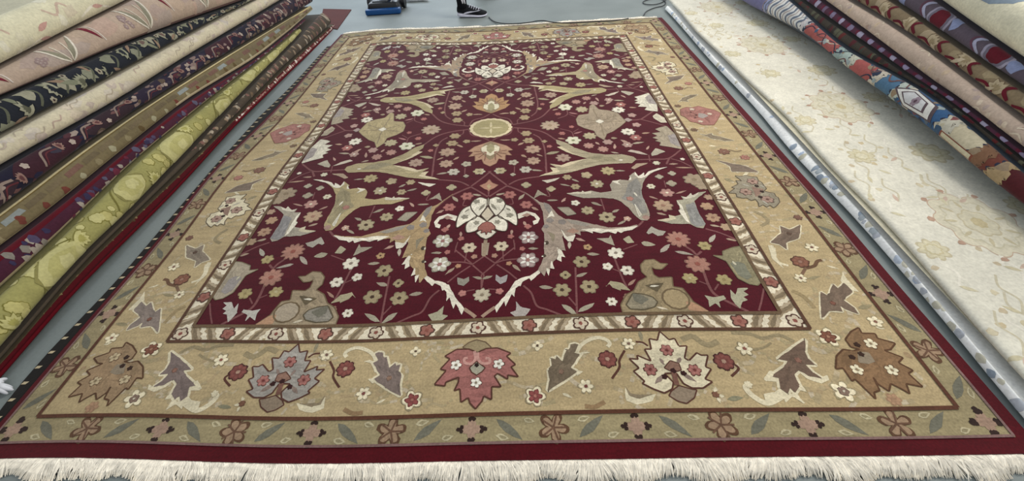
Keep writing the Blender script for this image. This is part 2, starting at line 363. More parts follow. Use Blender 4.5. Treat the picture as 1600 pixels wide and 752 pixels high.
flower(FI, 'T1', (490, 155), 95, 6, ['a58c84', 'b9b096', 'a89a80', 'b0a488'], '9a6a60', spokes='e2dccc')
flower(FI, 'M', (1075, 470), 85, 6, ['a58c84', 'b9b096', 'a89a80', 'b0a488'], '9a6a60', spokes='e2dccc')
flower(FI, 'T1', (75, 470), 78, 8, 'bcae90', '8a7a60', sym='v')
for t, a, b, w, col in [
    ('T1', (490, 50), (590, 48), 30, LF), ('T1', (350, 195), (425, 255), 34, 'a08a70'), ('T1', (1025, 100), (1140, 102), 40, LF), ('T1', (925, 305), (1030, 268), 42, LF),
    ('T1', (595, 395), (720, 405), 48, LF), ('T1', (795, 555), (935, 650), 56, 'a0967c'), ('T1', (945, 625), (1095, 540), 54, 'a0967c'), ('T1', (80, 325), (175, 295), 34, LF),
    ('T1', (1395, 385), (1470, 325), 30, 'a07a64'), ('T1', (870, -10), (865, 55), 34, LF), ('M', (985, 130), (1040, 75), 36, 'a5957a'), ('M', (780, 85), (855, 75), 28, 'a5957a'),
    ('M', (1100, 195), (1170, 225), 30, 'a5806a'), ('M', (1240, 135), (1340, 130), 24, LF), ('M', (925, 400), (920, 450), 26, 'b08a76'), ('M', (1030, 325), (1060, 372), 30, 'b08a76'),
    ('T3', (780, 160), (880, 180), 26, LF), ('T3', (665, 310), (765, 308), 24, LF), ('T3', (795, 325), (838, 282), 30, 'b08a76'), ('T3', (1060, 325), (1165, 358), 34, LF),
    ('T3', (1250, 418), (1320, 390), 34, LF), ('T3', (1300, 530), (1380, 488), 32, LF), ('T3', (885, 115), (955, 142), 26, LF), ('T3', (1280, 40), (1375, 42), 22, LF),
    ('T3', (920, 650), (1015, 680), 32, 'b08a76'), ('T3', (870, 680), (865, 748), 34, 'b5a890'), ('T3', (205, 262), (285, 240), 24, 'a5957a'), ('T3', (525, 30), (625, 42), 24, LF),
    ('T4', (860, 690), (912, 615), 46, 'a89e8a'), ('T4', (450, 748), (495, 705), 44, 'a89e8a'), ('T4', (550, 250), (650, 220), 26, 'a07c68'), ('T4', (310, 270), (400, 300), 26, 'a07c68'),
    ('T4', (380, 420), (475, 442), 30, 'a58a70'), ('T4', (860, 530), (960, 548), 34, 'a99478'), ('T4', (1010, 655), (1110, 675), 34, 'a58a70'), ('T4', (240, 690), (370, 710), 60, 'a0957a'),
    ('T2', (300, 85), (388, 12), 48, 'a39684'), ('T2', (430, 75), (605, 108), 44, 'a39684'), ('T2', (130, 5), (250, 20), 60, 'a0957a'),
    ('T5', (255, 460), (340, 455), 24, 'a8866a'), ('T5', (400, 505), (462, 475), 28, 'a8866a'), ('T5', (565, 585), (630, 606), 22, 'a8866a'), ('T5', (430, 590), (482, 615), 28, 'a8866a'),
    ('T5', (655, 585), (780, 560), 44, 'a0926e'), ('T5', (1100, 475), (1140, 500), 26, 'b08a76'), ('T5', (905, 402), (985, 378), 24, 'a8706a'), ('T5', (1330, 455), (1402, 490), 30, 'b08a76'),
    ('T5', (1275, 540), (1275, 490), 30, 'b08a76'), ('T5', (1240, 565), (1318, 578), 22, 'b09a80'), ('T5', (760, 440), (830, 450), 24, 'a8866a'), ('T5', (1240, 440), (1300, 440), 40, 'a08a6a'),
    ('T5', (0, 470), (75, 462), 22, 'a8866a'), ('T5', (525, 730), (620, 735), 24, LF), ('T6', (160, 490), (270, 475), 30, 'a5957a'), ('T6', (245, 398), (322, 390), 28, 'a8866a'),
    ('T6', (290, 545), (315, 508), 26, 'b08a76'), ('T6', (490, 675), (580, 672), 28, 'a0806a'), ('T6', (550, 705), (720, 708), 22, 'a8866a'), ('T6', (50, 455), (130, 480), 26, 'b08a76')]:
    leaf(FI, t, a, b, col, w)
for t, pts, w in [
    ('T1', [(95, 115), (190, 180)], .008), ('T1', [(190, 185), (300, 95), (370, 40)], .008), ('T1', [(190, 185), (280, 155), (420, 142)], .008), ('T1', [(265, 75), (268, 150)], .006),
    ('T1', [(210, 195), (310, 260), (390, 325)], .008), ('T1', [(450, 385), (520, 450), (570, 565), (660, 600), (790, 650)], .009), ('T1', [(70, 290), (190, 190)], .008),
    ('T1', [(70, 290), (70, 410)], .007), ('T1', [(920, 220), (928, 430), (935, 640)], .009), ('T1', [(860, 490), (930, 570)], .007), ('T1', [(1275, 140), (1310, 230), (1350, 330), (1385, 400)], .009),
    ('T1', [(1350, 60), (1480, 12)], .006), ('T1', [(1255, 232), (1330, 262)], .006), ('T1', [(370, 0), (372, 60)], .006), ('T1', [(130, 415), (200, 420)], .006),
    ('M', [(720, 100), (800, 50), (880, 3)], .011), ('M', [(880, 3), (980, 40), (1080, 90), (1180, 175)], .013), ('M', [(700, 0), (716, 95)], .006), ('M', [(925, 120), (935, 165), (900, 170)], .006),
    ('M', [(940, 490), (950, 560)], .006),
    ('T3', [(135, 45), (210, 105), (300, 170)], .011), ('T3', [(320, 165), (400, 125), (500, 105), (600, 92)], .011), ('T3', [(370, 0), (368, 60)], .007), ('T3', [(1150, 295), (1185, 400)], .007),
    ('T3', [(660, 210), (690, 270), (640, 265)], .006), ('T3', [(650, 0), (662, 60)], .01),
    ('T4', [(260, 495), (200, 550), (140, 560)], .011), ('T4', [(825, 565), (950, 600), (1110, 665)], .009), ('T4', [(450, 130), (465, 190)], .006),
    ('T2', [(535, 35), (590, 70), (630, 105), (670, 75)], .011), ('T2', [(690, 260), (740, 390), (800, 470), (950, 550), (1095, 620)], .012), ('T2', [(650, 345), (740, 380)], .006),
    ('T2', [(790, 425), (825, 370)], .007), ('T2', [(1235, 410), (1215, 520), (1190, 610)], .007),
    ('T5', [(170, 460), (240, 425), (325, 400), (355, 345)], .011), ('T5', [(360, 345), (520, 358), (640, 390), (750, 460)], .012), ('T5', [(400, 350), (410, 385), (480, 395)], .008),
    ('T5', [(540, 405), (600, 440), (635, 510), (650, 600), (658, 752)], .011), ('T5', [(780, 355), (880, 380), (905, 430)], .008), ('T5', [(900, 385), (950, 355)], .007), ('T5', [(1465, 635), (1500, 633)], .011),
    ('T5', [(1420, 495), (1504, 475)], .007),
    ('T6', [(190, 635), (350, 630), (490, 622), (600, 545)], .011), ('T6', [(470, 675), (495, 622)], .012), ('T6', [(510, 625), (600, 650), (700, 700)], .009), ('T6', [(310, 590), (320, 650)], .007)]:
    stroke(FI, t, pts, V, w)
stroke(FI, 'T1', [(88, 0), (86, 110)], 'a08a72', .016, 1); stroke(FI, 'M', [(688, 490), (670, 640)], '9c8468', .018, 1, 'v')
stroke(FI, 'T6', [(130, 275), (190, 275), (240, 268)], V, .012, 1, 'h'); stroke(FI, 'T6', [(240, 270), (300, 230), (360, 190)], V, .012, 1, 'h'); stroke(FI, 'T6', [(240, 270), (340, 295), (460, 328)], V, .01, 1, 'h')
flower(FI, 'T6', (122, 275), 36, 4, 'a58e84', None, sym='h')
# white serrated band and the great forked leaf beside the medallion
stroke(FI, 'T1', [(75, 668), (130, 625), (195, 580)], 'a08068', .016, 3)
poly(FI, 'T1', [(190, 580), (205, 635), (240, 580), (280, 522), (290, 575), (320, 510), (345, 460), (368, 495), (385, 385), (425, 392), (440, 355), (505, 320), (520, 345), (605, 268), (590, 243), (500, 303), (375, 345), (350, 385), (290, 470)], WH, 4)
poly(FI, 'T1', [(580, 245), (610, 190), (640, 100), (640, -10), (800, -10), (838, 75), (790, 60), (762, 110), (745, 150), (720, 170), (700, 225), (660, 245), (640, 305), (605, 262)], TN, 5)
for p in ([(748, 28), (800, 80), (828, 132), (792, 125), (796, 172), (752, 150), (766, 100)], [(705, 165), (730, 236), (693, 228), (697, 190)], [(655, 228), (692, 240), (680, 298), (662, 262)]): poly(FI, 'T1', p, WH, 6)
poly(FI, 'T3', [(450, 228), (530, 280), (600, 325), (680, 345), (720, 390), (760, 440), (820, 475), (930, 490), (1100, 530), (1230, 558), (1400, 548), (1485, 528), (1420, 572), (1300, 590), (1200, 600), (1100, 592), (1000, 590), (965, 590), (970, 630), (925, 605), (905, 640), (850, 660), (815, 620), (800, 640), (832, 760), (636, 760), (640, 610), (612, 570), (640, 530), (625, 420), (600, 350), (540, 295)], TN, 5)
poly(FI, 'T3', [(965, 572), (1010, 582), (1080, 610), (1075, 590), (1150, 608), (1210, 592), (1285, 612), (1300, 590), (1335, 605), (1360, 588), (1425, 580), (1490, 538), (1400, 552), (1230, 576), (1100, 560)], WH, 6)
poly(FI, 'T3', [(790, 570), (840, 640), (920, 622), (900, 682), (850, 680), (815, 640)], WH, 6)
poly(FI, 'T3', [(700, 388), (732, 462), (700, 450), (660, 472), (690, 420)], WH, 6)
for c, r in (((690, 490), 36), ((800, 505), 38), ((655, 545), 28)): four(FI, flower_pts(uv('T3', c), uvr('T3', c, r), 5, .1), '857a70', 6)
poly(FI, 'T3', [(630, 325), (680, 345), (710, 400), (680, 430), (650, 390)], '8a8074', 6); poly(FI, 'T3', [(830, 480), (930, 495), (1080, 530), (1000, 545), (880, 520)], '958a7a', 6)
poly(FI, 'T3', [(830, 590), (900, 560), (960, 590), (900, 610)], 'a88068', 6)
poly(FI, 'T3', [(660, 590), (740, 620), (720, 700), (700, 640)], '8e8064', 6)
for t, c in (('T1', (638, 118)), ('T3', (660, 690)), ('T1', (660, 5))):
    four(FI, flower_pts(uv(t, c), uvr(t, c, 20), 5, .1), '4a3c2c', 7); four(FI, flower_pts(uv(t, (c[0] - 15, c[1] + 5)), uvr(t, c, 8), 5, .1), WH, 8)
# medallion of white petals on the axis
MO = '4c3c30'
for pts in ([(722, 125), (790, 103), (850, 138), (862, 190), (790, 272), (750, 240), (718, 185)], [(865, 172), (930, 200), (970, 270), (968, 362), (890, 320), (800, 280), (850, 215)],
            [(700, 330), (790, 275), (860, 310), (888, 350), (872, 412), (800, 408), (760, 380)]):
    poly(FI, 'M', pts, WH, 5, 'q', MO, .008, True)
def axis_poly(t, half, col, layer, line=None, lw=.008, sym='v'):
    H = [uv(t, p) for p in half]; H[0][0] = 0; H[-1][0] = 0
    P = soften(np.array(H + [h * np.array([-1, 1]) for h in H[-2:0:-1]])); four(FI, P, col, layer, sym)
    if line:
        for q in strip(P, lw * .6, True): four(FI, q, line, layer + 1, sym)
axis_poly('M', [(690, 400), (760, 405), (788, 422), (740, 466), (685, 490)], WH, 5, MO)
axis_poly('M', [(705, 190), (765, 265), (690, 330)], 'c4b498', 6, MO)
axis_poly('M', [(690, 330), (740, 340), (775, 375), (770, 402), (735, 405), (742, 430), (705, 422), (690, 450)], '9a5a4c', 8, '6b3a32', .006)
axis_poly('M', [(712, 110), (722, 150), (708, 190)], '8a806c', 6)
leaf(FI, 'M', (735, 165), (790, 225), '8c8470', 30, 7)
for c, r in (((815, 140), 34), ((905, 272), 34), ((795, 332), 30)): four(FI, flower_pts(uv('M', c), uvr('M', c, r), 5, .2), '8c8470', 7)
leaf(FI, 'M', (875, 205), (915, 230), '8c8470', 20, 7)
poly(FI, 'M', [(975, 260), (1060, 233), (1140, 253), (1178, 300), (1160, 342), (1122, 357), (1113, 325), (1147, 310), (1130, 282), (1080, 265), (1040, 282), (985, 302)], WH, 5)
poly(FI, 'M', [(1010, 275), (1060, 250), (1100, 265), (1060, 285)], 'a5806e', 6)
axis_poly('T3', [(135, 118), (170, 150), (226, 170), (180, 203), (150, 215), (135, 232)], 'b07c60', 3, '7a4a3a', .005); axis_poly('T3', [(135, 160), (160, 180), (140, 210)], 'b59a6c', 5)
# small buds and tulips
poly(FI, 'T1', [(200, 288), (245, 312), (310, 285), (293, 350), (240, 372), (195, 335)], ['a39a94', '8a8272', 'a09480', 'a09480'], 3)
poly(FI, 'T1', [(380, 528), (430, 580), (515, 600), (460, 668), (375, 668), (328, 630), (385, 612)], ['a79c92', 'a39c7c', 'a39a80', 'a39a80'], 3)
poly(FI, 'T1', [(1195, 395), (1240, 342), (1340, 362), (1420, 432), (1330, 418), (1330, 435), (1260, 405), (1225, 370)], 'a99c76', 3)
poly(FI, 'T3', [(545, 292), (580, 210), (620, 240), (668, 266), (600, 262)], LF, 3); poly(FI, 'T3', [(755, 372), (860, 370), (930, 432), (850, 448), (800, 410)], '9c9078', 3, 'q', '7a705c', .005)
poly(FI, 'T3', [(615, 130), (700, 118), (782, 103), (740, 130), (670, 152)], ['c8bca4', WH, WH, 'c8bca4'], 3); poly(FI, 'T3', [(1110, 652), (1220, 652), (1240, 622), (1278, 722), (1200, 692)], 'a0957c', 3)
poly(FI, 'T3', [(1350, 660), (1405, 628), (1450, 690), (1392, 697)], 'a89e7c', 3)
poly(FI, 'T4', [(288, 600), (330, 542), (400, 578), (470, 590), (440, 622), (390, 632), (345, 602), (310, 615)], 'a39a88', 3); poly(FI, 'T4', [(78, 660), (135, 630), (180, 690), (120, 697)], 'a89e7c', 3)
poly(FI, 'T2', [(698, 473), (790, 490), (870, 475), (892, 502), (830, 530), (845, 588), (800, 545), (742, 582), (735, 520)], ['a59f80', 'b5aea0', 'a59f80', 'b5aea0'], 3)
poly(FI, 'T2', [(930, 420), (975, 470), (1000, 408), (1095, 410), (1048, 440), (1097, 470), (1050, 490), (1087, 517), (1040, 530), (1025, 598), (980, 560), (938, 500)], ['a59f80', 'b5aea0', 'a59f80', 'b5aea0'], 3)
# large two-armed tulip
poly(FI, 'T4', [(480, 8), (440, 20), (380, 30), (320, 75), (280, 110), (255, 160), (245, 225), (262, 300), (300, 370), (322, 440), (300, 492), (240, 490), (190, 450), (130, 380), (60, 322), (0, 295), (-123, 285), (-273, 290), (-373, 266), (-435, 248), (-333, 233), (-213, 240), (-213, 222), (-123, 240), (-23, 225), (-43, 170), (-13, 130), (57, 122), (127, 128), (150, 118), (130, 90), (185, 52), (215, 90), (268, 58), (270, 90), (300, 52), (400, 18)], ['a0947e', 'ab9766', 'a8976c', 'a39478'], 5)
poly(FI, 'T4', [(120, 160), (200, 108), (240, 170), (250, 262), (300, 420), (250, 432), (150, 330), (60, 290), (100, 250)], ['8b857a', '948660', '94866a', '8f836c'], 6)
poly(FI, 'T4', [(480, 8), (400, 18), (300, 52), (270, 90), (268, 58), (215, 92), (185, 52), (180, 80), (215, 108), (250, 110), (290, 95), (330, 60), (400, 36)], WH, 7)
poly(FI, 'T4', [(-435, 248), (-333, 232), (-300, 236), (-290, 222), (-270, 236), (-213, 222), (-205, 236), (-213, 250), (-330, 255)], 'c9bda0', 7)
poly(FI, 'T4', [(-23, 140), (57, 122), (30, 145), (60, 170), (20, 160)], WH, 7); poly(FI, 'T4', [(128, 128), (150, 85), (155, 125)], WH, 7)
leaf(FI, 'T4', (175, 235), (208, 278), WH, 20, 8); poly(FI, 'T4', [(180, 338), (245, 440), (225, 460), (210, 430)], 'c0b8a0', 8, 'q', 'd8d0b8', .004)
four(FI, flower_pts(uv('T4', (285, 465)), uvr('T4', (285, 465), 34), 6, .05), 'a07c6c', 7); flower(FI, 'T4', (140, 295), 34, 5, 'a5705f', None, layer=7)
# second grey tulip by the side border
poly(FI, 'T4', [(560, 308), (625, 302), (598, 272), (650, 282), (690, 243), (705, 265), (765, 235), (832, 228), (720, 312), (760, 420), (828, 530), (800, 562), (740, 552), (680, 522), (520, 522), (385, 490), (500, 470), (490, 440), (540, 452), (600, 440), (578, 400), (602, 390), (570, 340)], ['a29a80', '9f9480', 'a0967c', 'a0967c'], 5)
poly(FI, 'T4', [(560, 308), (600, 345), (640, 420), (685, 520), (650, 500), (605, 440), (578, 400), (602, 390)], WH, 7); poly(FI, 'T4', [(640, 350), (720, 325), (760, 420), (825, 532), (745, 550), (690, 515)], ['8b8880', '87827e', '8a8474', '8a8474'], 6)
poly(FI, 'T4', [(598, 272), (650, 282), (690, 243), (705, 265), (765, 235), (735, 275), (640, 300)], 'cabfa6', 7); poly(FI, 'T4', [(385, 490), (500, 470), (490, 440), (540, 452), (560, 480), (470, 500)], 'c6b894', 7)
# great ornament on the near field edge
poly(FI, 'T2', [(180, 308), (130, 262), (118, 200), (160, 155), (240, 148), (300, 185), (368, 188), (310, 240), (250, 235), (215, 215), (240, 288), (285, 315), (405, 308), (415, 395), (500, 408), (560, 480), (595, 530), (748, 628), (-40, 632), (-60, 560), (-10, 470), (60, 430), (100, 352)], ['94805a', '9c8868', '9c8a66', '9c8a66'], 4, 'q', '6e5a3c', .007)
four(FI, flower_pts(uv('T2', (438, 505)), uvr('T2', (438, 505), 118), 12, .02), ['a08a60', 'a5947a', 'a5906c', 'a5906c'], 6)
for q in strip(flower_pts(uv('T2', (438, 505)), uvr('T2', (438, 505), 118), 12, .02), .006, True): four(FI, q, '6e5a3c', 7)
poly(FI, 'T2', [(160, 385), (235, 372), (335, 360), (270, 445)], '62543a', 6); leaf(FI, 'T2', (205, 395), (290, 388), WH, 22, 8)
poly(FI, 'T2', [(-10, 560), (50, 455), (150, 465), (230, 490), (275, 535), (250, 580), (150, 605), (30, 600)], ['8d8166', '8a8272', '8d8166', '8a8272'], 6, 'q', '5c5038', .008)
poly(FI, 'T2', [(50, 460), (120, 470), (200, 510), (130, 560), (60, 520)], '6f6a58', 8); poly(FI, 'T2', [(530, 530), (600, 540), (742, 624), (560, 612)], 'b0845f', 6); leaf(FI, 'T2', (265, 580), (375, 608), 'd0c0a0', 26, 8)
# great ornament on the side field edge
poly(FI, 'T2', [(772, 112), (865, 118), (860, 75), (960, 38), (1030, 28), (1080, 110), (1208, 355), (1180, 385), (1100, 372), (1000, 320), (945, 240), (895, 165)], ['8f845f', 'a3947a', '9a8c6c', '9a8c6c'], 4, 'q', '736848', .006)
poly(FI, 'T2', [(930, 180), (1000, 168), (1060, 190), (1130, 312), (1080, 332), (1000, 290)], ['7c7a64', '968c84', '8a8270', '8a8270'], 6); leaf(FI, 'T2', (950, 165), (985, 205), 'c8c0a0', 24, 8)
# centre oval, its two palmettes, star flowers
for rx, ry, col, ly in ((1.0, 1.0, 'd6c294', 4), (.84, .84, 'a39460', 5)):
    C = uv('T5', (168, 348)); C[:] = (0, C[1]); th = np.linspace(0, 2 * PI, 40, endpoint=False); rr = 1 + .03 * np.cos(18 * th)
    PT.add(FI, np.stack([rx * .118 * rr * np.cos(th), C[1] + ry * .108 * rr * np.sin(th)], 1), col, ly)
    if ly == 5:
        for d in ((1, 0), (-1, 0), (0, 1), (0, -1)): PT.add(FI, leaf_uv((0, C[1]), np.array((0, C[1])) + np.array(d) * .07, .014), 'c9b88a', 6)
axis_poly('T5', [(160, 466), (230, 488), (300, 508), (358, 548), (310, 556), (348, 597), (290, 592), (287, 642), (228, 626), (207, 668), (150, 697)], ['b08664', 'b08664', 'b08450', 'b08450'], 3, '7a4c3a', .006)
axis_poly('T5', [(160, 470), (215, 495), (245, 540), (215, 585), (155, 640)], '8f7a56', 5); axis_poly('T5', [(160, 520), (195, 503), (236, 520), (230, 560), (195, 582), (150, 602)], 'd8cca8', 6); axis_poly('T5', [(160, 490), (188, 515), (185, 550), (155, 580)], 'a09468', 8)
for p in ((300, 550), (300, 585), (255, 612), (200, 640)): stroke(FI, 'T5', [(190, 565), p], '8a5a44', .006, 7)
flower(FI, 'T5', (690, 325), 86, 10, 'b3987c', '9a805f', sym='h'); flower(FI, 'T5', (885, 338), 25, 5, PK, None, sym='h')
poly(FI, 'T5', [(925, 270), (950, 232), (1040, 220), (1048, 150), (1080, 128), (1130, 180), (1220, 190), (1300, 210), (1378, 290), (1330, 332), (1260, 380), (1205, 400), (1180, 458), (1112, 420), (1090, 375), (1000, 350), (940, 322)], ['a28e72', 'ab9868', 'a28e72', 'a28e72'], 3, 'h', '7d6a50', .006)
flower(FI, 'T5', (1140, 290), 36, 4, WH, None, layer=6, sym='h')
for p in ((980, 265), (1080, 180), (1290, 235), (1340, 290), (1180, 420), (980, 320)): stroke(FI, 'T5', [(1140, 290), p], '8c7a5c', .006, 5, 'h')
# forked leaf near the centre
poly(FI, 'T5', [(742, 455), (830, 480), (920, 530), (1050, 573), (1200, 590), (1350, 588), (1440, 608), (1468, 635), (1430, 667), (1300, 670), (1150, 680), (1050, 702), (900, 745), (750, 770), (590, 786), (640, 765), (720, 742), (690, 706), (752, 710), (685, 674), (790, 688), (860, 660), (950, 640), (1025, 625), (950, 600), (900, 590), (850, 570), (800, 548), (752, 522), (792, 515), (752, 490)], ['a79876', 'a8976a', 'ab9a68', 'ab9a68'], 5)
poly(FI, 'T5', [(1020, 620), (1100, 600), (1250, 615), (1300, 650), (1150, 650)], '978a68', 6); leaf(FI, 'T5', (1310, 642), (1350, 638), WH, 26, 7)
poly(FI, 'T5', [(685, 674), (790, 688), (860, 660), (1025, 625), (860, 690), (800, 705)], 'cdbb92', 6); poly(FI, 'T5', [(752, 522), (850, 572), (1025, 625), (880, 570), (792, 515)], 'cdbb92', 6); poly(FI, 'T5', [(590, 786), (640, 765), (720, 742), (690, 706), (752, 712), (780, 745), (680, 772)], 'cdbb92', 6)
poly(FI, 'T6', [(470, 330), (405, 345), (368, 360), (420, 385), (338, 397), (390, 420), (343, 437), (400, 455), (368, 465), (420, 480), (408, 507), (500, 520), (612, 542), (545, 400)], ['a5957a', 'd2c9b0', 'd2c9b0', 'a5957a'], 4, 'q', '857560', .004)
poly(FI, 'T6', [(480, 420), (540, 400), (600, 520), (510, 490)], '9c9088', 6); poly(FI, 'T6', [(345, 240), (380, 215), (440, 250), (478, 300), (420, 300), (360, 265)], ['c8bca0', 'a5957a', 'a5957a', 'c8bca0'], 4, 'h')
poly(FI, 'T6', [(118, 560), (150, 545), (230, 560), (312, 592), (240, 585)], ['bba894', 'c8b8a0', 'c8b8a0', 'bba894'], 3); poly(FI, 'T6', [(330, 582), (370, 530), (462, 560), (385, 592), (340, 602)], 'b0a58c', 3); poly(FI, 'T6', [(150, 712), (200, 670), (312, 663), (240, 692), (180, 722)], 'a58c70', 3)

# ---- inner border: alternating rosettes and chevron leaves
def inner_border():
    cu = 1.03 * SA; cv = 1.023 * SB; nu, nv = 12, 17
    segs = [((-cu, -cv), (cu, -cv), nu), ((-cu, cv), (cu, cv), nu), ((-cu, -cv), (-cu, cv), nv), ((cu, -cv), (cu, cv), nv)]
    for p, q, n in segs:
        p, q = np.array(p), np.array(q); d = (q - p) / n; nn = np.array([-d[1], d[0]]); nn /= np.linalg.norm(nn)
        for k in range(n + 1):
            c = p + d * k
            rose = k % 2
            PT.add(IN, flower_pts(c, .027, 5, .14), '5a3a2c', 4); PT.add(IN, flower_pts(c, .022, 5, .2), '9a5f4e' if rose else 'c8b698', 5); PT.add(IN, flower_pts(c, .007, 5, .1), '8a4a3c', 6)
            if k < n:
                s = 1 if k % 2 else -1; h = .029
                for f0, wd, col in ((.22, .20, '96805f'), (.53, .21, 'a38d69')):
                    q0, q1 = f0 - .10 * s, f0 + .10 * s; j = lambda: .03 * (rng.random() - .5)
                    e0 = [c + d * (q0 + (q1 - q0) * t + (.022 if i % 2 else -.012) + j()) + nn * h * (2 * t - 1) for i, t in enumerate(np.linspace(0, 1, 7))]
                    e1 = [c + d * (q0 + wd + (q1 - q0) * t + (.022 if i % 2 else -.012) + j()) + nn * h * (2 * t - 1) for i, t in enumerate(np.linspace(0, 1, 7))]
                    PT.add(IN, e0 + e1[::-1], col, 1)
                    PT.add(IN, leaf_uv(c + d * (q0 + wd * .45) - nn * h * .9, c + d * (q1 + wd * .45) + nn * h * .9, wd * .075), '7f6c4f', 2)
                    PT.add(IN, leaf_uv(c + d * (q0 + wd * .8) - nn * h * .9, c + d * (q1 + wd * .8) + nn * h * .9, wd * .05), 'b09c7c', 2)
inner_border()
# ---- guard border
def guard_border():
    cu = (A_MAIN + A_GUARD) / 2 * SA; cv = (B_MAIN + B_GUARD) / 2 * SB
    segs = [((-cu, -cv), (cu, -cv), 12), ((-cu, cv), (cu, cv), 12), ((-cu, -cv), (-cu, cv), 16), ((cu, -cv), (cu, cv), 16)]
    for p, q, n in segs:
        p, q = np.array(p), np.array(q); d = (q - p) / n; L = np.linalg.norm(d); e = d / L; nn = np.array([-e[1], e[0]])
        for k in range(n + 1):
            c = p + d * k
            if k % 2:
                PT.add(GB, flower_pts(c, .043, 5, .3, k), '5f4028', 3); PT.add(GB, flower_pts(c, .034, 5, .34, k), '9a7c5c', 4)
                for j in range(5):
                    th = 2 * PI * j / 5; PT.add(GB, strip([c, c + .034 * np.array([math.cos(th), math.sin(th)])], .005)[0], '6a4a34', 5)
            else:
                PT.add(GB, flower_pts(c, .026, 4, .2, 0), 'a08068', 3)
                for x, y in ((1, 0), (-1, 0), (0, 1), (0, -1)):
                    PT.add(GB, flower_pts(c + (x * e + y * nn) * .03, .0115, 3, .3, math.atan2(y, x)), '33211a', 4)
            if k < n:
                s = 1 if k % 2 else -1
                a = c + d * .30 - nn * .026 * s; b = c + d * .62 + nn * .03 * s
                PT.add(GB, leaf_uv(a, b, .024), '6d6a58', 2); PT.add(GB, leaf_uv(c + d * .30 + nn * .018 * s, c + d * .46 + nn * .026 * s, .017), 'b5a880', 2)
                PT.add(GB, leaf_uv(c + d * .33 + nn * .019 * s, c + d * .43 + nn * .025 * s, .009), '8f825c', 3)
                PT.add(GB, leaf_uv(c + d * .64 - nn * .024 * s, c + d * .78 - nn * .016 * s, .017), 'b5a880', 2); PT.add(GB, leaf_uv(c + d * .66 - nn * .023 * s, c + d * .75 - nn * .017 * s, .008), '8f825c', 3)
guard_border()
def streaks():
    r5 = random.Random(77)
    for k in range(420):
        sd = k % 4
        if sd < 2: u = (r5.random() * 2 - 1) * 1.27; v = (1 if sd else -1) * (1.06 + .16 * r5.random()); c = np.array([u * SA, v * SB])
        else: u = (1 if sd == 2 else -1) * (1.085 + .2 * r5.random()); v = (r5.random() * 2 - 1) * 1.2; c = np.array([u * SA, v * SB])
        th = r5.random() * PI; L = .03 + .07 * r5.random(); e = np.array([math.cos(th), math.sin(th) * .6]); n = np.array([-e[1], e[0]])
        for q in strip(catmull([c - e * L, c - e * L * .3 + n * .012, c + e * L * .3 - n * .01, c + e * L], 3), .006 + .010 * r5.random()): PT.add(MB, q, r5.choice(['a8946a', 'b9a57e', 'a69468', 'bba988', 'ad9468']), 1)
streaks()
# ---- main border: near edge (right half traced, woven four times)
DK = '5a3426'; CR = 'd6c8a2'
poly(MB, 'Bc', [(490, 190), (520, 170), (580, 145), (680, 140), (800, 187), (760, 215), (842, 290), (800, 312), (868, 402), (772, 385), (770, 422), (680, 370), (650, 395), (712, 492), (625, 490), (625, 608), (555, 575), (540, 620), (480, 692), (430, 640), (415, 590), (348, 632), (340, 510), (288, 527), (325, 450), (330, 405), (212, 450), (203, 485), (107, 472), (215, 345), (163, 332), (250, 240), (203, 215), (310, 153), (420, 150), (470, 170)], 'a3635a', 4, 'v', DK, .008)
poly(MB, 'Bc', [(362, 135), (420, 90), (490, 65), (570, 85), (625, 135), (500, 182)], '93805a', 2, 'v', '6a5238', .006)
poly(MB, 'Bc', [(425, 320), (490, 262), (568, 320), (540, 355), (490, 388), (445, 360)], 'a39c84', 6, 'v', DK, .006); flower(MB, 'Bc', (492, 295), 20, 5, '2c1a16', None, layer=8, sym='v')
for s in ([(470, 170), (480, 240), (440, 285), (385, 275), (380, 240), (410, 230)], [(500, 180), (505, 240), (540, 280), (605, 275), (605, 240), (570, 232)]): stroke(MB, 'Bc', s, 'c08a7c', .009, 7, 'v')
for c in ((305, 295), (690, 285), (485, 455)): flower(MB, 'Bc', c, 54, 5, 'd8d2c0', '8a7a60', DK, 6, 'v', depth=.22)
TP = ['74634c', '7c6a60', '7c6a58', '74634c']
def cream_leaf(t, pts, col, w=.012, sym='q'):
    P = soften(np.array([uv(t, p) for p in pts]))
    for q in strip(P, w * 1.05, True): four(MB, q, CR, 2, sym)
    four(MB, P, col, 4, sym); veins(MB, P, col, 4, sym)
cream_leaf('Bc', [(1130, 530), (1150, 420), (1140, 340), (1175, 312), (1165, 230), (1200, 242), (1210, 215), (1265, 262), (1300, 150), (1330, 162), (1340, 110), (1380, 100), (1410, 112), (1375, 180), (1422, 200), (1340, 320), (1402, 352), (1280, 440)], TP)
flower(MB, 'Bc', (1255, 355), 26, 5, '8a6a54', None, layer=6)
stroke(MB, 'B2', [(10, 200), (40, 150), (100, 105), (190, 75), (265, 90), (305, 125), (285, 158)], CR, .012, 3); poly(MB, 'B2', [(-10, 230), (60, 200), (130, 208), (60, 225), (0, 330)], CR, 3); poly(MB, 'B2', [(0, 370), (65, 380), (10, 425)], CR, 3)
flower(MB, 'Bc', (1020, 575), 100, 5, CR, None, '8a7a58', 3, depth=.2); flower(MB, 'Bc', (1020, 575), 66, 5, '84403a', 'a86a58', layer=6, depth=.25)
flower(MB, 'Bc', (1040, 120), 52, 4, 'cfc09a', '5a4430', layer=3, depth=.25); leaf(MB, 'Bc', (1265, 550), (1355, 588), CR, 26)
flower(MB, 'B2', (90, 515), 74, 6, CR, '7a4038', '9a8a66', 3, depth=.25)
PAL = [CR, '9c9488', '9c9488', CR]
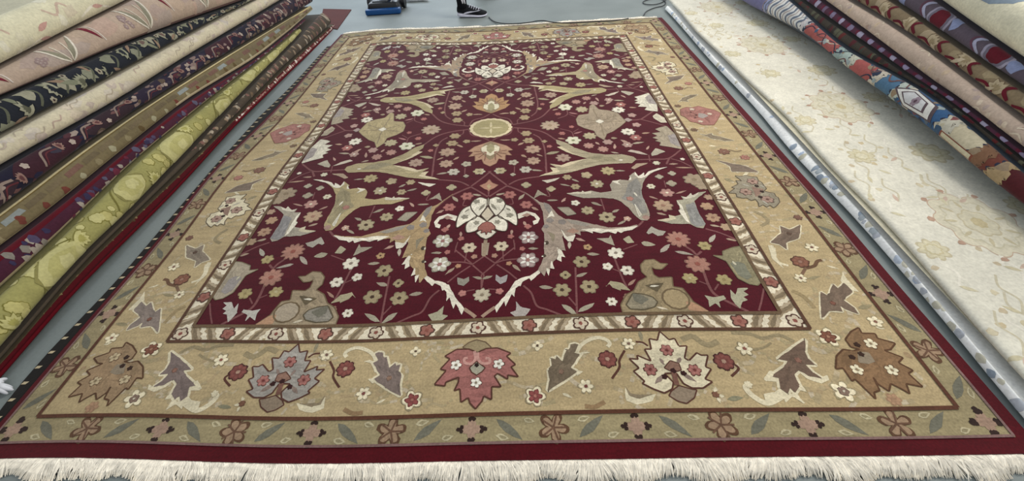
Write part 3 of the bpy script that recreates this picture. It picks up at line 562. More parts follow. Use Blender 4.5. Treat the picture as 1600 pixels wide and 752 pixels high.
poly(MB, 'B2', [(870, 395), (800, 400), (880, 480), (870, 540), (800, 577), (700, 540), (600, 490), (620, 470), (520, 380), (570, 350), (480, 265), (560, 272), (550, 235), (680, 290), (620, 180), (680, 180), (660, 85), (735, 100), (755, 18), (840, 95), (890, 83), (930, 155), (1002, 150), (980, 260), (1020, 285), (1090, 213), (1130, 235), (1192, 235), (1170, 340), (1222, 360), (1165, 450), (1233, 475), (1150, 532), (1050, 532), (970, 490), (910, 400)], PAL, 4, 'q', DK, .008)
for c in ((820, 190), (670, 365), (1070, 370)): flower(MB, 'B2', c, 62, 6, '9a5f54', '6f2f2a', DK, 6)
poly(MB, 'B2', [(795, 350), (850, 283), (930, 310), (952, 370), (880, 392)], '8c6652', 6, 'q', DK, .005); stroke(MB, 'B2', [(880, 380), (895, 440), (912, 505)], '7a5040', .014, 7)
poly(MB, 'B2', [(860, 560), (930, 508), (1040, 540), (1092, 548), (1070, 620), (1000, 672), (920, 650), (840, 600)], '8c7860', 3, 'q', DK, .006)
for a, b, w in (((755, 265), (805, 325), 34), ((945, 255), (915, 315), 34), ((715, 495), (795, 405), 40), ((955, 395), (1090, 478), 40)): leaf(MB, 'B2', a, b, '8a7466', w, 6)
for c in ((800, 430), (970, 398), (880, 375)): flower(MB, 'B2', c, 26, 5, '3a1a18', None, layer=7)
flower(MB, 'B2', (285, 270), 85, 8, '7c4238', 'b08a70', '4a2420', 3, depth=.1); stroke(MB, 'B2', [(440, 190), (392, 280), (392, 345), (325, 445)], DK, .007, 2)
flower(MB, 'B2', (475, 130), 66, 6, CR, '7a5a48', '8a7a58', 3, depth=.25); stroke(MB, 'B2', [(540, 112), (600, 118), (650, 150)], DK, .006, 2); leaf(MB, 'B2', (570, 10), (600, 110), '8d8262', 40)
flower(MB, 'B2', (1335, 290), 92, 8, '7c4238', 'b08a70', '4a2420', 3, depth=.1); stroke(MB, 'B2', [(1420, 310), (1470, 355), (1405, 425)], DK, .007, 2)
poly(MB, 'B2', [(445, 520), (478, 590), (600, 612), (722, 580), (690, 650), (560, 682), (448, 640)], CR, 2); poly(MB, 'B2', [(448, 515), (500, 585), (705, 590), (560, 625), (480, 600)], '8c7a5c', 3)
stroke(MB, 'B2', [(955, 92), (1050, 62), (1130, 115), (1200, 140), (1285, 108)], '93825c', .018, 2); flower(MB, 'B2', (1262, 590), 34, 5, '7a5038', None, layer=3)
for a, b in (((1255, 570), (1262, 520)), ((1285, 600), (1345, 605)), ((1280, 615), (1310, 672))): leaf(MB, 'B2', a, b, CR, 30, 3)
leaf(MB, 'B2', (1370, 632), (1515, 618), '857f60', 46); stroke(MB, 'B2', [(80, 695), (170, 700), (260, 655)], '93744c', .012, 2)
flower(MB, 'B3', (250, 205), 78, 6, CR, '8a5040', '8a7a58', 3, depth=.25); stroke(MB, 'B3', [(330, 215), (430, 190), (490, 150)], '93825c', .007, 2); stroke(MB, 'B3', [(130, 60), (300, 70), (420, 110), (560, 80), (700, 140)], '93825c', .012, 2)
cream_leaf('B3', [(800, 120), (795, 230), (830, 300), (893, 352), (800, 345), (870, 420), (952, 472), (830, 452), (800, 430), (740, 400), (700, 440), (750, 540), (705, 602), (660, 560), (640, 612), (570, 560), (560, 470), (500, 455), (520, 430), (620, 360), (640, 312), (550, 300), (600, 260), (680, 200)], ['705846', '7a6860', '7a6860', '705846'], .013)
flower(MB, 'B3', (735, 310), 30, 5, '8a5f4c', None, layer=6)
stroke(MB, 'B3', [(285, 530), (262, 560), (330, 635), (450, 695), (560, 650), (610, 610)], CR, .016, 3); flower(MB, 'B3', (285, 528), 38, 5, CR, None, layer=3, line='b0a078')
poly(MB, 'B3', [(560, 560), (600, 600), (640, 622), (720, 600), (795, 705), (690, 640), (618, 690), (600, 630), (450, 705), (420, 610), (520, 600)], CR, 3); poly(MB, 'B3', [(720, 400), (820, 480), (950, 520), (1015, 490), (1000, 445), (940, 470), (830, 440)], CR, 2); poly(MB, 'B3', [(705, 480), (790, 560), (815, 600), (740, 580)], CR, 3)
poly(MB, 'B3', [(420, 480), (480, 400), (560, 440), (560, 505), (450, 500)], CR, 2)
flower(MB, 'B3', (1005, 97), 112, 5, CR, None, '9a8a62', 3, depth=.25); flower(MB, 'B3', (1005, 97), 70, 6, '7c4a34', 'a87858', layer=6, depth=.2)
flower(MB, 'B3', (1145, 590), 112, 5, CR, None, '9a8a62', 3, depth=.3); flower(MB, 'B3', (1145, 590), 50, 5, '856a58', 'd0c4a8', layer=6)
poly(MB, 'B4', [(350, 120), (400, 50), (470, 13), (500, 65), (620, 68), (640, 110), (803, 155), (760, 212), (700, 220), (872, 285), (830, 332), (962, 400), (920, 430), (1053, 552), (900, 520), (932, 612), (860, 570), (760, 520), (745, 592), (640, 520), (600, 460), (662, 582), (610, 600), (625, 662), (440, 480), (410, 497), (330, 380), (263, 388), (270, 270), (330, 210), (420, 225), (480, 210), (400, 190)], ['86643f', '9c7e58', '9c7e58', '86643f'], 4, 'q', '5c3c22', .008)
for c in ((580, 160), (455, 395), (770, 400)): flower(MB, 'B4', c, 62, 5, ['d0c4a0', 'b5a078', 'b5a078', 'd0c4a0'], '8a7350', layer=6, depth=.25, line='6a4a30')
poly(MB, 'B4', [(460, 230), (560, 240), (622, 320), (560, 342), (470, 330)], '8e7d64', 6)
for c in ((455, 170), (492, 255), (410, 282)): flower(MB, 'B4', c, 28, 5, '3c2418', None, layer=7)
flower(MB, 'B4', (790, 665), 70, 6, 'a07a58', None, layer=1, line='a5855c'); leaf(MB, 'B4', (620, 5), (710, 25), CR, 30); leaf(MB, 'B4', (880, 230), (960, 300), 'a0845c', 60, 1)
# ---- main border: long side (right near half traced)
cream_leaf('R5', [(890, 690), (880, 580), (880, 440), (950, 482), (990, 370), (1040, 412), (1090, 360), (1172, 442), (1080, 510), (1190, 590), (1222, 642), (1100, 600), (1050, 562), (1080, 622), (960, 612)], ['745f4c', '86766a', '86766a', '745f4c'], .009)
flower(MB, 'R5', (990, 545), 26, 5, '7a4c3a', None, layer=6); poly(MB, 'R5', [(1060, 350), (1075, 260), (1120, 330), (1225, 440), (1160, 430)], CR, 2)
flower(MB, 'R5', (1375, 712), 72, 5, CR, '8a5a44', '9a8a62', 3, depth=.25); flower(MB, 'R5', (695, 170), 80, 7, '7d4e38', '9a705a', '4f3020', 3, depth=.1)
stroke(MB, 'R5', [(750, 228), (825, 205), (850, 165), (892, 155)], '6a4a30', .012, 2); stroke(MB, 'R5', [(745, 225), (725, 260), (708, 290)], '7a5a40', .01, 2); flower(MB, 'R5', (700, 318), 60, 6, CR, '7a5040', '9a8a62', 3, depth=.25)
leaf(MB, 'R5', (760, 325), (885, 300), '93855f', 36); flower(MB, 'R5', (800, 40), 66, 6, CR, '7a5040', '9a8a62', 3, depth=.25); leaf(MB, 'R5', (1220, 590), (1350, 560), '93855f', 50); leaf(MB, 'R5', (930, 205), (1050, 235), CR, 26); stroke(MB, 'R5', [(620, 430), (720, 480), (830, 590)], '9a8458', .014, 2)
stroke(MB, 'R5', [(440, 20), (450, 130), (510, 180), (590, 205)], CR, .01, 2)
cream_leaf('C3', [(1340, 345), (1390, 302), (1385, 270), (1428, 287), (1478, 265), (1470, 325), (1412, 345), (1416, 378), (1385, 355)], ['75604e', '8a7a66', '8a7a66', '75604e'], .009)
poly(MB, 'C3', [(1330, 355), (1350, 420), (1405, 465), (1370, 415), (1365, 370)], CR, 2); flower(MB, 'C3', (1425, 305), 12, 5, '5c4434', None, layer=6)
poly(MB, 'L4', [(243, 450), (268, 482), (290, 495), (320, 470), (345, 484), (375, 462), (408, 475), (415, 440), (440, 408), (470, 418), (510, 392), (540, 392), (592, 376), (600, 345), (665, 335), (612, 302), (640, 290), (585, 268), (605, 235), (555, 245), (615, 193), (560, 205), (522, 200), (470, 218), (430, 222), (415, 255), (390, 270), (372, 300), (350, 328), (372, 345), (330, 362), (288, 372), (275, 400), (255, 412)], [CR, '94886f', '94886f', CR], 4, 'q', '625440', .006)
for c, r in (((465, 258), 46), ((520, 340), 50), ((342, 420), 50)): flower(MB, 'L4', c, r, 6, '9a7a68', '6a4438', '5f4a3c', layer=6)
poly(MB, 'L4', [(375, 330), (420, 320), (470, 300), (455, 345), (440, 390), (410, 380)], '8f6f5c', 6)
for c in ((388, 350), (432, 300), (400, 395)): flower(MB, 'L4', c, 17, 5, '3a221a', None, layer=8)
for a_, b_ in (((360, 320), (410, 290)), ((480, 300), (560, 270)), ((390, 420), (330, 470))): leaf(MB, 'L4', a_, b_, 'a8a08c', 20, 6)
flower(MB, 'C3', (1465, 232), 20, 6, '7a5240', None, layer=3); stroke(MB, 'C3', [(1270, 205), (1310, 225), (1330, 250), (1300, 270)], '93825c', .014, 2); leaf(MB, 'C3', (1130, 55), (1180, 70), '93855f', 22); leaf(MB, 'C3', (1215, 50), (1250, 15), CR, 14)
poly(MB, 'T6', [(595, 180), (650, 160), (700, 165), (760, 150), (830, 170), (900, 185), (965, 215), (935, 270), (900, 322), (800, 322), (740, 300), (690, 292), (640, 250), (598, 232)], 'a0695c', 4, 'h', '86543f', .006)
for c in ((700, 180), (860, 222), (778, 290)): flower(MB, 'T6', c, 24, 5, 'c8b49a', None, layer=6, sym='h')
poly(MB, 'T6', [(760, 215), (810, 220), (850, 240), (800, 262), (755, 250)], '9c8e84', 6, 'h')
for p in ((650, 200), (660, 240), (830, 190), (900, 240), (860, 290), (720, 265)): stroke(MB, 'T6', [(790, 238), p], '8a5348', .006, 5, 'h')
for c in ((740, 232), (730, 255), (690, 205)): flower(MB, 'T6', c, 10, 5, '54302a', None, layer=6, sym='h')
cream_leaf('T6', [(770, 402), (830, 410), (880, 395), (890, 415), (965, 430), (1085, 462), (1000, 468), (940, 452), (880, 445), (840, 425)], '85745a', .006)
flower(MB, 'T6', (720, 365), 34, 6, '73573f', None, layer=3); flower(MB, 'T6', (990, 562), 56, 7, '7c5440', '94705a', layer=3); stroke(MB, 'T6', [(1030, 545), (1100, 560), (1150, 550)], '85704e', .01, 2)
flower(MB, 'T6', (1180, 615), 46, 7, 'a06a58', None, layer=3); leaf(MB, 'T6', (850, 508), (920, 512), CR, 26)
cream_leaf('T6', [(915, 640), (1000, 655), (1060, 672), (1180, 690), (1310, 750), (1150, 745), (1062, 745), (1040, 690)], '7d6a58', .007); leaf(MB, 'T6', (1230, 320 + 260), (1260, 640), 'a08a5c', 40, 1)

def sub_levels(polys):
    """polygons of one layer that overlap get heights of their own"""
    lo = np.array([np.min(p, axis=0) for p, c, l in polys]) + 1e-6; hi = np.array([np.max(p, axis=0) for p, c, l in polys]) - 1e-6
    ly = np.array([l for p, c, l in polys]); sub = np.zeros(len(polys), int)
    for l in set(ly.tolist()):
        ix = np.nonzero(ly == l)[0]
        for n, i in enumerate(ix):
            pr = ix[:n]; m = np.all((lo[pr] < hi[i]) & (hi[pr] > lo[i]), axis=1)
            if m.any():
                used = set(sub[pr[m]].tolist()); k = 0
                while k in used: k += 1
                sub[i] = k
    return np.minimum(sub, 11)
Z0 = RUG_Z; DZ = 0.00024
def mute(c):
    g = .3 * c[0] + .55 * c[1] + .15 * c[2]; return tuple((g + (x - g) * .84) * .97 for x in c)
def knots(P):                               # hand-knotted outline: short steps, a little uneven
    if len(P) < 5: return P
    P = dens(P, .014); n = len(P); d = np.roll(P, -1, 0) - np.roll(P, 1, 0); d /= (np.linalg.norm(d, axis=1, keepdims=True) + 1e-9)
    return P + np.stack([-d[:, 1], d[:, 0]], 1) * rng.normal(0, .0008, (n, 1))
for part in PT.P: PT.P[part] = [(knots(p) if l else p, c, l) for p, c, l in PT.P[part]]
rug = empty('area_rug', (float(RO[0]), float(RO[1]), 0))
tag(rug, 'large maroon floral rug with wide tan borders, spread flat on the grey floor', 'rug')
def to_world(uvp): return warp(np.stack([uvp[:, 0] / SA, uvp[:, 1] / SB], 1) @ AMAT.T + RO)
for part in (FI, IN, MB, GB, ED):
    vs_, fs, cs = [], [], []
    allp = np.concatenate([p for p, c, l in PT.P[part]]); wv = to_world(allp) - RO; k = 0; sub = sub_levels(PT.P[part])
    for (p, c, l), sb in zip(PT.P[part], sub):   # one polygon per motif
        n = len(p); base = len(vs_); z = Z0 + DZ * (l + sb / 12)
        x = wv[k:k + n]; k += n
        ar = 0.5 * np.sum(x[:, 0] * np.roll(x[:, 1], -1) - np.roll(x[:, 0], -1) * x[:, 1])
        if ar < 0: x = x[::-1]
        if n <= 4: c = mute(c) if l else c; vs_ += [(q[0], q[1], z) for q in x]; fs.append(tuple(range(base, base + n))); cs.append(c); continue
        c = mute(c)
        tv, _, tf, *_r = delaunay_2d_cdt([Vector(q) for q in x], [], [list(range(n))], 1, 1e-6)
        vs_ += [(q[0], q[1], z) for q in tv]; fs += [tuple(base + i for i in t) for t in tf]; cs += [c] * len(tf)
    o = mesh_obj(part, vs_, fs, M_RUG, rug, cs)
# woven side walls (the rug's thickness)
def rim():
    path = [(-A_REDL, -B_RED), (A_RED, -B_RED), (A_RED, B_FAR), (-A_REDL, B_FAR)]; pts = []
    for i in range(4):
        p, q = np.array(path[i]), np.array(path[(i + 1) % 4]); pts += [p + (q - p) * k / 30 for k in range(30)]
    w = to_world(np.array(pts) * np.array([SA, SB])) - RO; n = len(w)
    v = [(x, y, Z0) for x, y in w] + [(x, y, 0.0092 if q[0] < -A_REDL + .25 else 0.0005) for (x, y), q in zip(w, pts)]
    f = [(i, i + n, (i + 1) % n + n, (i + 1) % n) for i in range(n)]
    mesh_obj('backing', v, f, M_RUG, rug, [lin('3a1414')] * len(f))
rim()
# fringes
def fringe(name, pts, length, dirv, n, parent, origin, z0=0.011, wid=0.0035, col='f2ead9', curl=0.26, lift=0.004):
    P = np.array(pts, float); seg = np.r_[0, np.cumsum(np.linalg.norm(np.diff(P, axis=0), axis=1))]
    v, f, c = [], [], []
    for i in range(n):
        s = seg[-1] * (i + rng.random()) / n; x = np.interp(s, seg, P[:, 0]); y = np.interp(s, seg, P[:, 1])
        cl = 0.5 + 0.5 * math.sin(s * 60 + 2 * math.sin(s * 17))
        d = np.array(dirv, float) + np.array([rng.normal(0, curl) + .35 * math.sin(s * 23 + math.sin(s * 7)), 0]); d /= np.linalg.norm(d)
        L = length * (0.8 + 0.22 * math.sin(s * 9) * math.sin(s * 31) + .15 * rng.random()); pr = np.array([-d[1], d[0]])
        hh = lift * rng.random() + .002; sh = 0.82 + .3 * rng.random(); cc = tuple(q * sh for q in lin(col))
        rows = []
        for t, w, z in ((0, 1, z0 - .003), (.3, 1.1, z0 + hh * .5), (.7, .9, .006 + hh), (1, .25, .002 + .3 * hh)):
            p = np.array([x, y]) + d * L * t + pr * .1 * L * math.sin(t * 3 + cl * 6) * curl * 3
            rows.append((p - pr * wid * w, z), ); rows.append((p + pr * 0, z + wid * .7)); rows.append((p + pr * wid * w, z))
        b = len(v)
        for p, z in rows: v.append((p[0] - origin[0], p[1] - origin[1], z))
        for k in range(3):
            for j in range(2): f.append((b + 3 * k + j, b + 3 * k + j + 1, b + 3 * k + j + 4, b + 3 * k + j + 3)); c.append(cc)
    o = mesh_obj(name, v, f, M_FRINGE, parent, c); tag(o, kind='stuff'); return o
near_line = to_world(np.array([(a * SA, -B_RED * SB + .002) for a in np.linspace(-A_REDL, A_RED - .05, 60)]))
far_line = to_world(np.array([(a * SA, B_FAR * SB - .002) for a in np.linspace(-A_GUARD, A_GUARD, 60)]))
tag(fringe('fringe', near_line, 0.060, (0, -1), 3400, rug, RO, wid=.0022), 'cream cotton fringe along the near edge')
tag(fringe('fringe', far_line, 0.075, (0, 1), 2200, rug, RO, wid=.0022), 'cream cotton fringe along the far edge')

# ------------------------------------------------------------------ folded rugs in the two piles
def clip_grid(bm, us, vsl):
    for u in us: bmesh.ops.bisect_plane(bm, geom=bm.verts[:] + bm.edges[:] + bm.faces[:], plane_co=(u, 0, 0), plane_no=(1, 0, 0), dist=1e-6)
    for v in vsl: bmesh.ops.bisect_plane(bm, geom=bm.verts[:] + bm.edges[:] + bm.faces[:], plane_co=(0, v, 0), plane_no=(0, 1, 0), dist=1e-6)
def clip_poly(P, lo, hi):                  # keep a polygon inside the cloth
    for ax, s, val in ((0, 1, lo[0]), (0, -1, hi[0]), (1, 1, lo[1]), (1, -1, hi[1])):
        out = []; n = len(P)
        for i in range(n):
            a, b = P[i], P[(i + 1) % n]; da, db = s * (a[ax] - val), s * (b[ax] - val)
            if da >= 0: out.append(a)
            if (da >= 0) != (db >= 0): out.append(a + (b - a) * (da / (da - db)))
        P = out
        if len(P) < 3: return []
    return P
def drape(name, grid, ulen, vlen, polys, mat, parent=None, origin=(0, 0, 0), dz=0.0004):
    """grid[i][j] = 3D points of the cloth, i along u, j along v ; polys = (pts uv metres, colour, layer)"""
    G = np.array(grid); nu, nv = G.shape[:2]; us = np.linspace(0, ulen, nu); vs2 = np.linspace(0, vlen, nv)
    bm = bmesh.new(); cl = bm.loops.layers.float_color.new('Col')
    base_done = False
    polys = [(np.array(P, float), c, l) for P, c, l in polys]; sub = sub_levels(polys)
    for (P, c, l), sb in zip(polys, sub):
        l = l + sb / 12; c = c if isinstance(c, tuple) else lin(c)
        Q = clip_poly([np.array(p, float) for p in P], (0, 0), (ulen, vlen))
        if len(Q) < 3: continue
        ok = [Q[0]]
        for q in Q[1:]:
            if np.linalg.norm(q - ok[-1]) > 1e-5: ok.append(q)
        if np.linalg.norm(ok[0] - ok[-1]) < 1e-5: ok.pop()
        if len(ok) < 3: continue
        try: fc = bm.faces.new([bm.verts.new((q[0], q[1], l)) for q in ok])
        except ValueError: continue
        if fc.normal.z == 0: fc.normal_update()
        fc.normal_update()
        if fc.normal.z < 0: fc.normal_flip()
        for lp in fc.loops: lp[cl] = (*c, 1)
    bmesh.ops.triangulate(bm, faces=bm.faces[:])
    clip_grid(bm, us[1:-1], vs2[1:-1])
    # normals of the cloth grid
    du = np.gradient(G, axis=0); dv = np.gradient(G, axis=1); Nn = np.cross(du, dv); Nn /= (np.linalg.norm(Nn, axis=2, keepdims=True) + 1e-12)
    O = np.array(origin)
    for v in bm.verts:
        fu = min(max(v.co.x / ulen * (nu - 1), 0), nu - 1.0001); fv = min(max(v.co.y / vlen * (nv - 1), 0), nv - 1.0001)
        i, j = int(fu), int(fv); a, b = fu - i, fv - j
        p = (G[i, j] * (1 - a) + G[i + 1, j] * a) * (1 - b) + (G[i, j + 1] * (1 - a) + G[i + 1, j + 1] * a) * b
        n = (Nn[i, j] * (1 - a) + Nn[i + 1, j] * a) * (1 - b) + (Nn[i, j + 1] * (1 - a) + Nn[i + 1, j + 1] * a) * b
        v.co = Vector(p + n * dz * v.co.z - O)
    me = bpy.data.meshes.new(name); bm.to_mesh(me); bm.free(); me.materials.append(mat)
    me.polygons.foreach_set('use_smooth', [True] * len(me.polygons))
    return link(bpy.data.objects.new(name, me), parent)

# motif kit for the folded rugs, in cloth metres
rr = random.Random(11)
def rect(u0, u1, v0, v1, c, l=0): return [([(u0, v0), (u1, v0), (u1, v1), (u0, v1)], c, l)]
def rosette(u, v, r, c, n=6, out=None, ctr=None, l=2, d=.16):
    o = []
    if out: o.append((flower_pts((u, v), r * 1.18, n, d), out, l))
    o.append((flower_pts((u, v), r, n, d), c, l + 1))
    if ctr: o.append((flower_pts((u, v), r * .35, 5, .1), ctr, l + 2))
    return o
def sprig(u, v, ln, ang, w, c, l=2): return [(leaf_uv((u, v), (u + ln * math.cos(ang), v + ln * math.sin(ang)), w), c, l)]
def blob(u, v, r, c, l=1, n=9, j=.35, sx=1.0, sy=1.0):
    return [([(u + sx * r * (1 + j * (rr.random() - .5) * 2) * math.cos(2 * PI * k / n), v + sy * r * (1 + j * (rr.random() - .5) * 2) * math.sin(2 * PI * k / n)) for k in range(n)], c, l)]
def palm(u, v, r, ang, c, out, ctr=None, l=2):
    h = [(-.2, 0), (-.75, .1), (-1, .45), (-.7, .5), (-.9, .85), (-.5, .8), (-.5, 1.15), (-.2, 1.05), (0, 1.45)]; pts = h + [(-x, y) for x, y in h[-2::-1]]
    def tr(s): return [(u + r * s * (x * math.cos(ang) - (y - .6) * math.sin(ang)), v + r * s * (x * math.sin(ang) + (y - .6) * math.cos(ang))) for x, y in pts]
    o = [(tr(1.15), out, l), (tr(1.0), c, l + 1)]
    if ctr: o += [(tr(.5), ctr, l + 2)]
    return o
def path(pts, w, c, l=1): return [(q, c, l) for q in strip(catmull(pts, 5), w)]

def smooth_fn(pts3):                       # y -> (x, z) along one crease of a pile
    P = np.array(sorted(pts3, key=lambda p: p[1])); ys = P[:, 1]
    k0 = (P[1] - P[0]) / max(1e-6, ys[1] - ys[0]); k1 = (P[-1] - P[-2]) / max(1e-6, ys[-1] - ys[-2]); kk = (P[-1] - P[0]) / (ys[-1] - ys[0])
    P = np.vstack([P[0] + .6 * kk * (-3.0) + .4 * k0 * (-.0), P, P[-1] + kk * 3.0]); P[0] = P[1] - kk * 3.0
    def f(y):
        acc = np.zeros(3)
        for o in (-.15, -.07, 0, .07, .15): acc += np.array([np.interp(y + o, P[:, 1], P[:, k]) for k in range(3)])
        acc /= 5; return np.array([acc[0], y, acc[2]])
    return f
def slab_grid(flo, fhi, y0, y1, side, bulge=.42, nprof=11, nst=34, back=.0, seed=0, lip=0.0):
    r2 = np.random.default_rng(seed); ph = r2.random(4) * 6
    G = []
    for y in np.linspace(y0, y1, nst):
        P = flo(y); Q = fhi(y)
        if Q[2] < P[2] + .012: Q = Q.copy(); Q[2] = P[2] + .012
        d = Q - P; gap = np.linalg.norm(d); e = d / gap * min(.009, gap * .22); P = P + e; Q = Q - e; d = Q - P; gap = np.linalg.norm(d)
        nrm = np.array([-side * d[2], 0, side * d[0]]); nrm /= np.linalg.norm(nrm) + 1e-9
        nrm = np.array([-side * .84, 0, .545])
        wob = 1 + .10 * math.sin(y * 2.1 + ph[0]) + .06 * math.sin(y * 5.3 + ph[1])
        row = []
        for t in np.linspace(0, PI, nprof):
            row.append(P + d * (0.5 - 0.5 * math.cos(t)) + nrm * bulge * gap * math.sin(t) ** .8 * wob)
        G.append(row)
    return np.array(G)
def ordered(fs, side, step=.016):          # creases of a pile, each kept above and behind the one below it
    def mk(i):
        def f(y):
            p = fs[0](y).copy()
            for k in range(1, i + 1):
                q = fs[k](y).copy(); q[2] = max(q[2], p[2] + step)
                q[0] = side * max(side * q[0], side * p[0] - .05); p = q
            return p
        return f
    return [mk(i) for i in range(len(fs))]
def arc_len(G): return float(np.mean([np.sum(np.linalg.norm(np.diff(r, axis=0), axis=1)) for r in G]))
def fold_rug(name, label, cat_group, flo, fhi, y0, y1, side, pattern, bulge=.42, depth=.75, seed=0, base='888888', nst=34, under=None):
    G = slab_grid(flo, fhi, y0, y1, side, bulge, seed=seed, nst=nst)
    if side > 0: Guse = G[:, ::1]
    L = float(np.linalg.norm(G[-1, 5] - G[0, 5])); Vv = arc_len(G)
    polys = [([(0, 0), (L, 0), (L, Vv), (0, Vv)], base, 0)] + pattern(L, Vv)
    org = np.array([float(G[:, 0, 0].mean()), float((y0 + y1) / 2), 0.0])
    # make the outside of the cloth face the aisle
    flip = side > 0
    Gd = G
    if flip: Gd = G[::-1]; polys = [([(L - p[0], p[1]) for p in P], c, l) for P, c, l in polys]
    root = drape(name, Gd, L, Vv, polys, M_SIDE, None, org)
    tag(root, label, 'rug', cat_group); root.location = org
    # hidden body of the slab: top, underside and the two ends
    v, f = [], []
    n = len(G)
    for r in G:
        P, Q = r[0], r[-1]; o = np.array([side * depth, 0, 0])
        lo_ = P - org + (0, 0, .001); lo2 = lo_ + o
        if under: lo2[2] = under
        lo1 = lo_ + (side * (.14 if under else .04), 0, 0)
        if under: lo1[2] = under
        v += [lo_, lo1, lo2, Q + o - org - (0, 0, .002), Q - org - (0, 0, .002)]
    for i in range(n - 1):
        for a, b in ((0, 1), (1, 2), (2, 3), (3, 4)): f.append((5 * i + a, 5 * i + b, 5 * i + 5 + b, 5 * i + 5 + a))
    for i in (0, n - 1):
        s = len(v); v += [p - org for p in G[i]]; f.append(tuple(5 * i + k for k in range(5))); f.append(tuple(range(s, s + G.shape[1])))
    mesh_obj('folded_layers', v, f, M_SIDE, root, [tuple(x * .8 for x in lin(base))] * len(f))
    return root, G, L, Vv, org

# ---- left pile
PLX, PLS, PLY = -1.672, -0.009, 0.686
def LL(pts, lean=33): return smooth_fn([on_lean(p, PLX, PLS, PLY, 0.0, lean, -1) for p in pts])
LB = [LL([(0, 592), (60, 515), (130, 440), (270, 302), (365, 197), (450, 115), (527, 40)]),
      LL([(0, 566), (27, 537), (106, 436), (200, 345), (330, 222), (440, 108), (514, 42)]),
      LL([(0, 558), (27, 529), (106, 427), (186, 350), (300, 230), (384, 141), (462, 62), (505, 14)]),
      LL([(0, 455), (53, 408), (110, 352), (207, 256), (321, 162), (446, 62), (500, 12)]),
      LL([(0, 388), (80, 330), (163, 260), (290, 158), (400, 92), (462, 42), (500, 6)]),
      LL([(0, 331), (107, 247), (220, 169), (346, 90), (440, 34), (496, 0)]),
      LL([(0, 262), (187, 157), (283, 95), (436, 3)]),
      LL([(0, 212), (173, 121), (346, 26), (397, 0)]),
      LL([(0, 154), (193, 69), (290, 33), (385, 0)]),
      LL([(0, 104), (100, 52), (197, 3)])]
_f9 = LB[9]
LB.append(lambda y: _f9(y) + np.array([-.075, 0, .13]))
LB = ordered(LB, -1)
GL = 'folded rugs piled along the left side'; Y0L = -0.35
def pat_brown(L, Vv):
    o = rect(0, L, 0, Vv * .74, '4c0a13', 1) + rect(0, L, Vv * .74, Vv * .78, '2a2018', 1)
    for k in range(150): o += blob(rr.random() * L, Vv * (.88 + .12 * rr.random()), .003 + .004 * rr.random(), rr.choice(['6a5c3c', '4a3c28', '7a6a48', '5a4a34', '4c3426']), 2)  # olive blobs painted darker, for the shade below the next rug
    o += rect(L * .58, L, 0, Vv * .5, '9a7468', 2)
    for k in range(150):
        u = L * (.58 + .42 * rr.random()); o += blob(u, Vv * .5 * rr.random(), .008, rr.choice(['c8b0a4', '6a2a2c', '8a5450', 'd8ccc0', '50382c']), 3)
    return o
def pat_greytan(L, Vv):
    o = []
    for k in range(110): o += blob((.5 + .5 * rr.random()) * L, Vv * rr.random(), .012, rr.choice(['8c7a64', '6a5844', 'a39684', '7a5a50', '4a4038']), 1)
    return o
def pat_green(L, Vv):
    o = []
    for k in range(150):
        u, v = rr.random() * L, Vv * rr.random(); r = .010 + .012 * rr.random()
        o += rosette(u, v, r, rr.choice(['b5ad70', 'a8a065', 'bab47c']), 7, '7a7438', None, 1, .08)
    for k in range(10):
        u = L * (k + .5) / 10 + .05 * rr.random(); v = Vv * (.25 + .55 * rr.random()); r = .045 + .02 * rr.random()
        o += blob(u, v, r * 1.3, '857f4c', 4, 14, .16, 1.35, .8) + blob(u, v, r * 1.22, 'b5af78', 5, 14, .16, 1.35, .8) + blob(u + .01, v + .004, r * .85, 'aaa46a', 6, 13, .3, 1.3, .8) + blob(u + .02, v, r * .45, 'b9b37e', 7, 11, .35, 1.2, .8)
        o += path([(u - .13, v - .03), (u - .07, v + .03), (u + .02, v + .07), (u + .1, v + .04)], .006, '6f6a34', 3)
        o += palm(u + .12, Vv * (.2 + .6 * rr.random()), .035, rr.random() * 6, 'b8b278', '7c763c', 'a09a58', 4)
    return o
def pat_red(L, Vv):
    o = rect(0, L, Vv * .62, Vv, '560a18', 1) + rect(0, L, 0, Vv * .18, '97896c', 1)
    for k in range(170):
        u, v = rr.random() * L, Vv * (.05 + .55 * rr.random())
        o += blob(u, v, .007 + .010 * rr.random(), rr.choice(['4a4058', '7d766c', '352e48', '602636', '968c80', '555062']), 2, 6)
    return o
def pat_beige(L, Vv):
    o = rect(0, L, Vv * .80, Vv, 'c8b88a', 3) + rect(0, L, Vv * .76, Vv * .80, '6a5830', 2) + rect(0, L, 0, Vv * .09, 'a39468', 3) + rect(L * .55, L, 0, Vv * .22, 'b0a284', 3)
    for k in range(46):
        u = L * k / 46; c = rr.choice(['858a86', '665a44', '8f8264', '6f624a', '705448'])
        o += [([(u, Vv * .45), (u + .09, Vv * .47), (u + .085, Vv * .64), (u + .005, Vv * .62)], c, 2)]
        o += blob(u + .05, Vv * (.2 + .15 * rr.random()), .014, rr.choice(['5c4c30', '857a5c', '6a3a30', '9a9478']), 2)
    return o
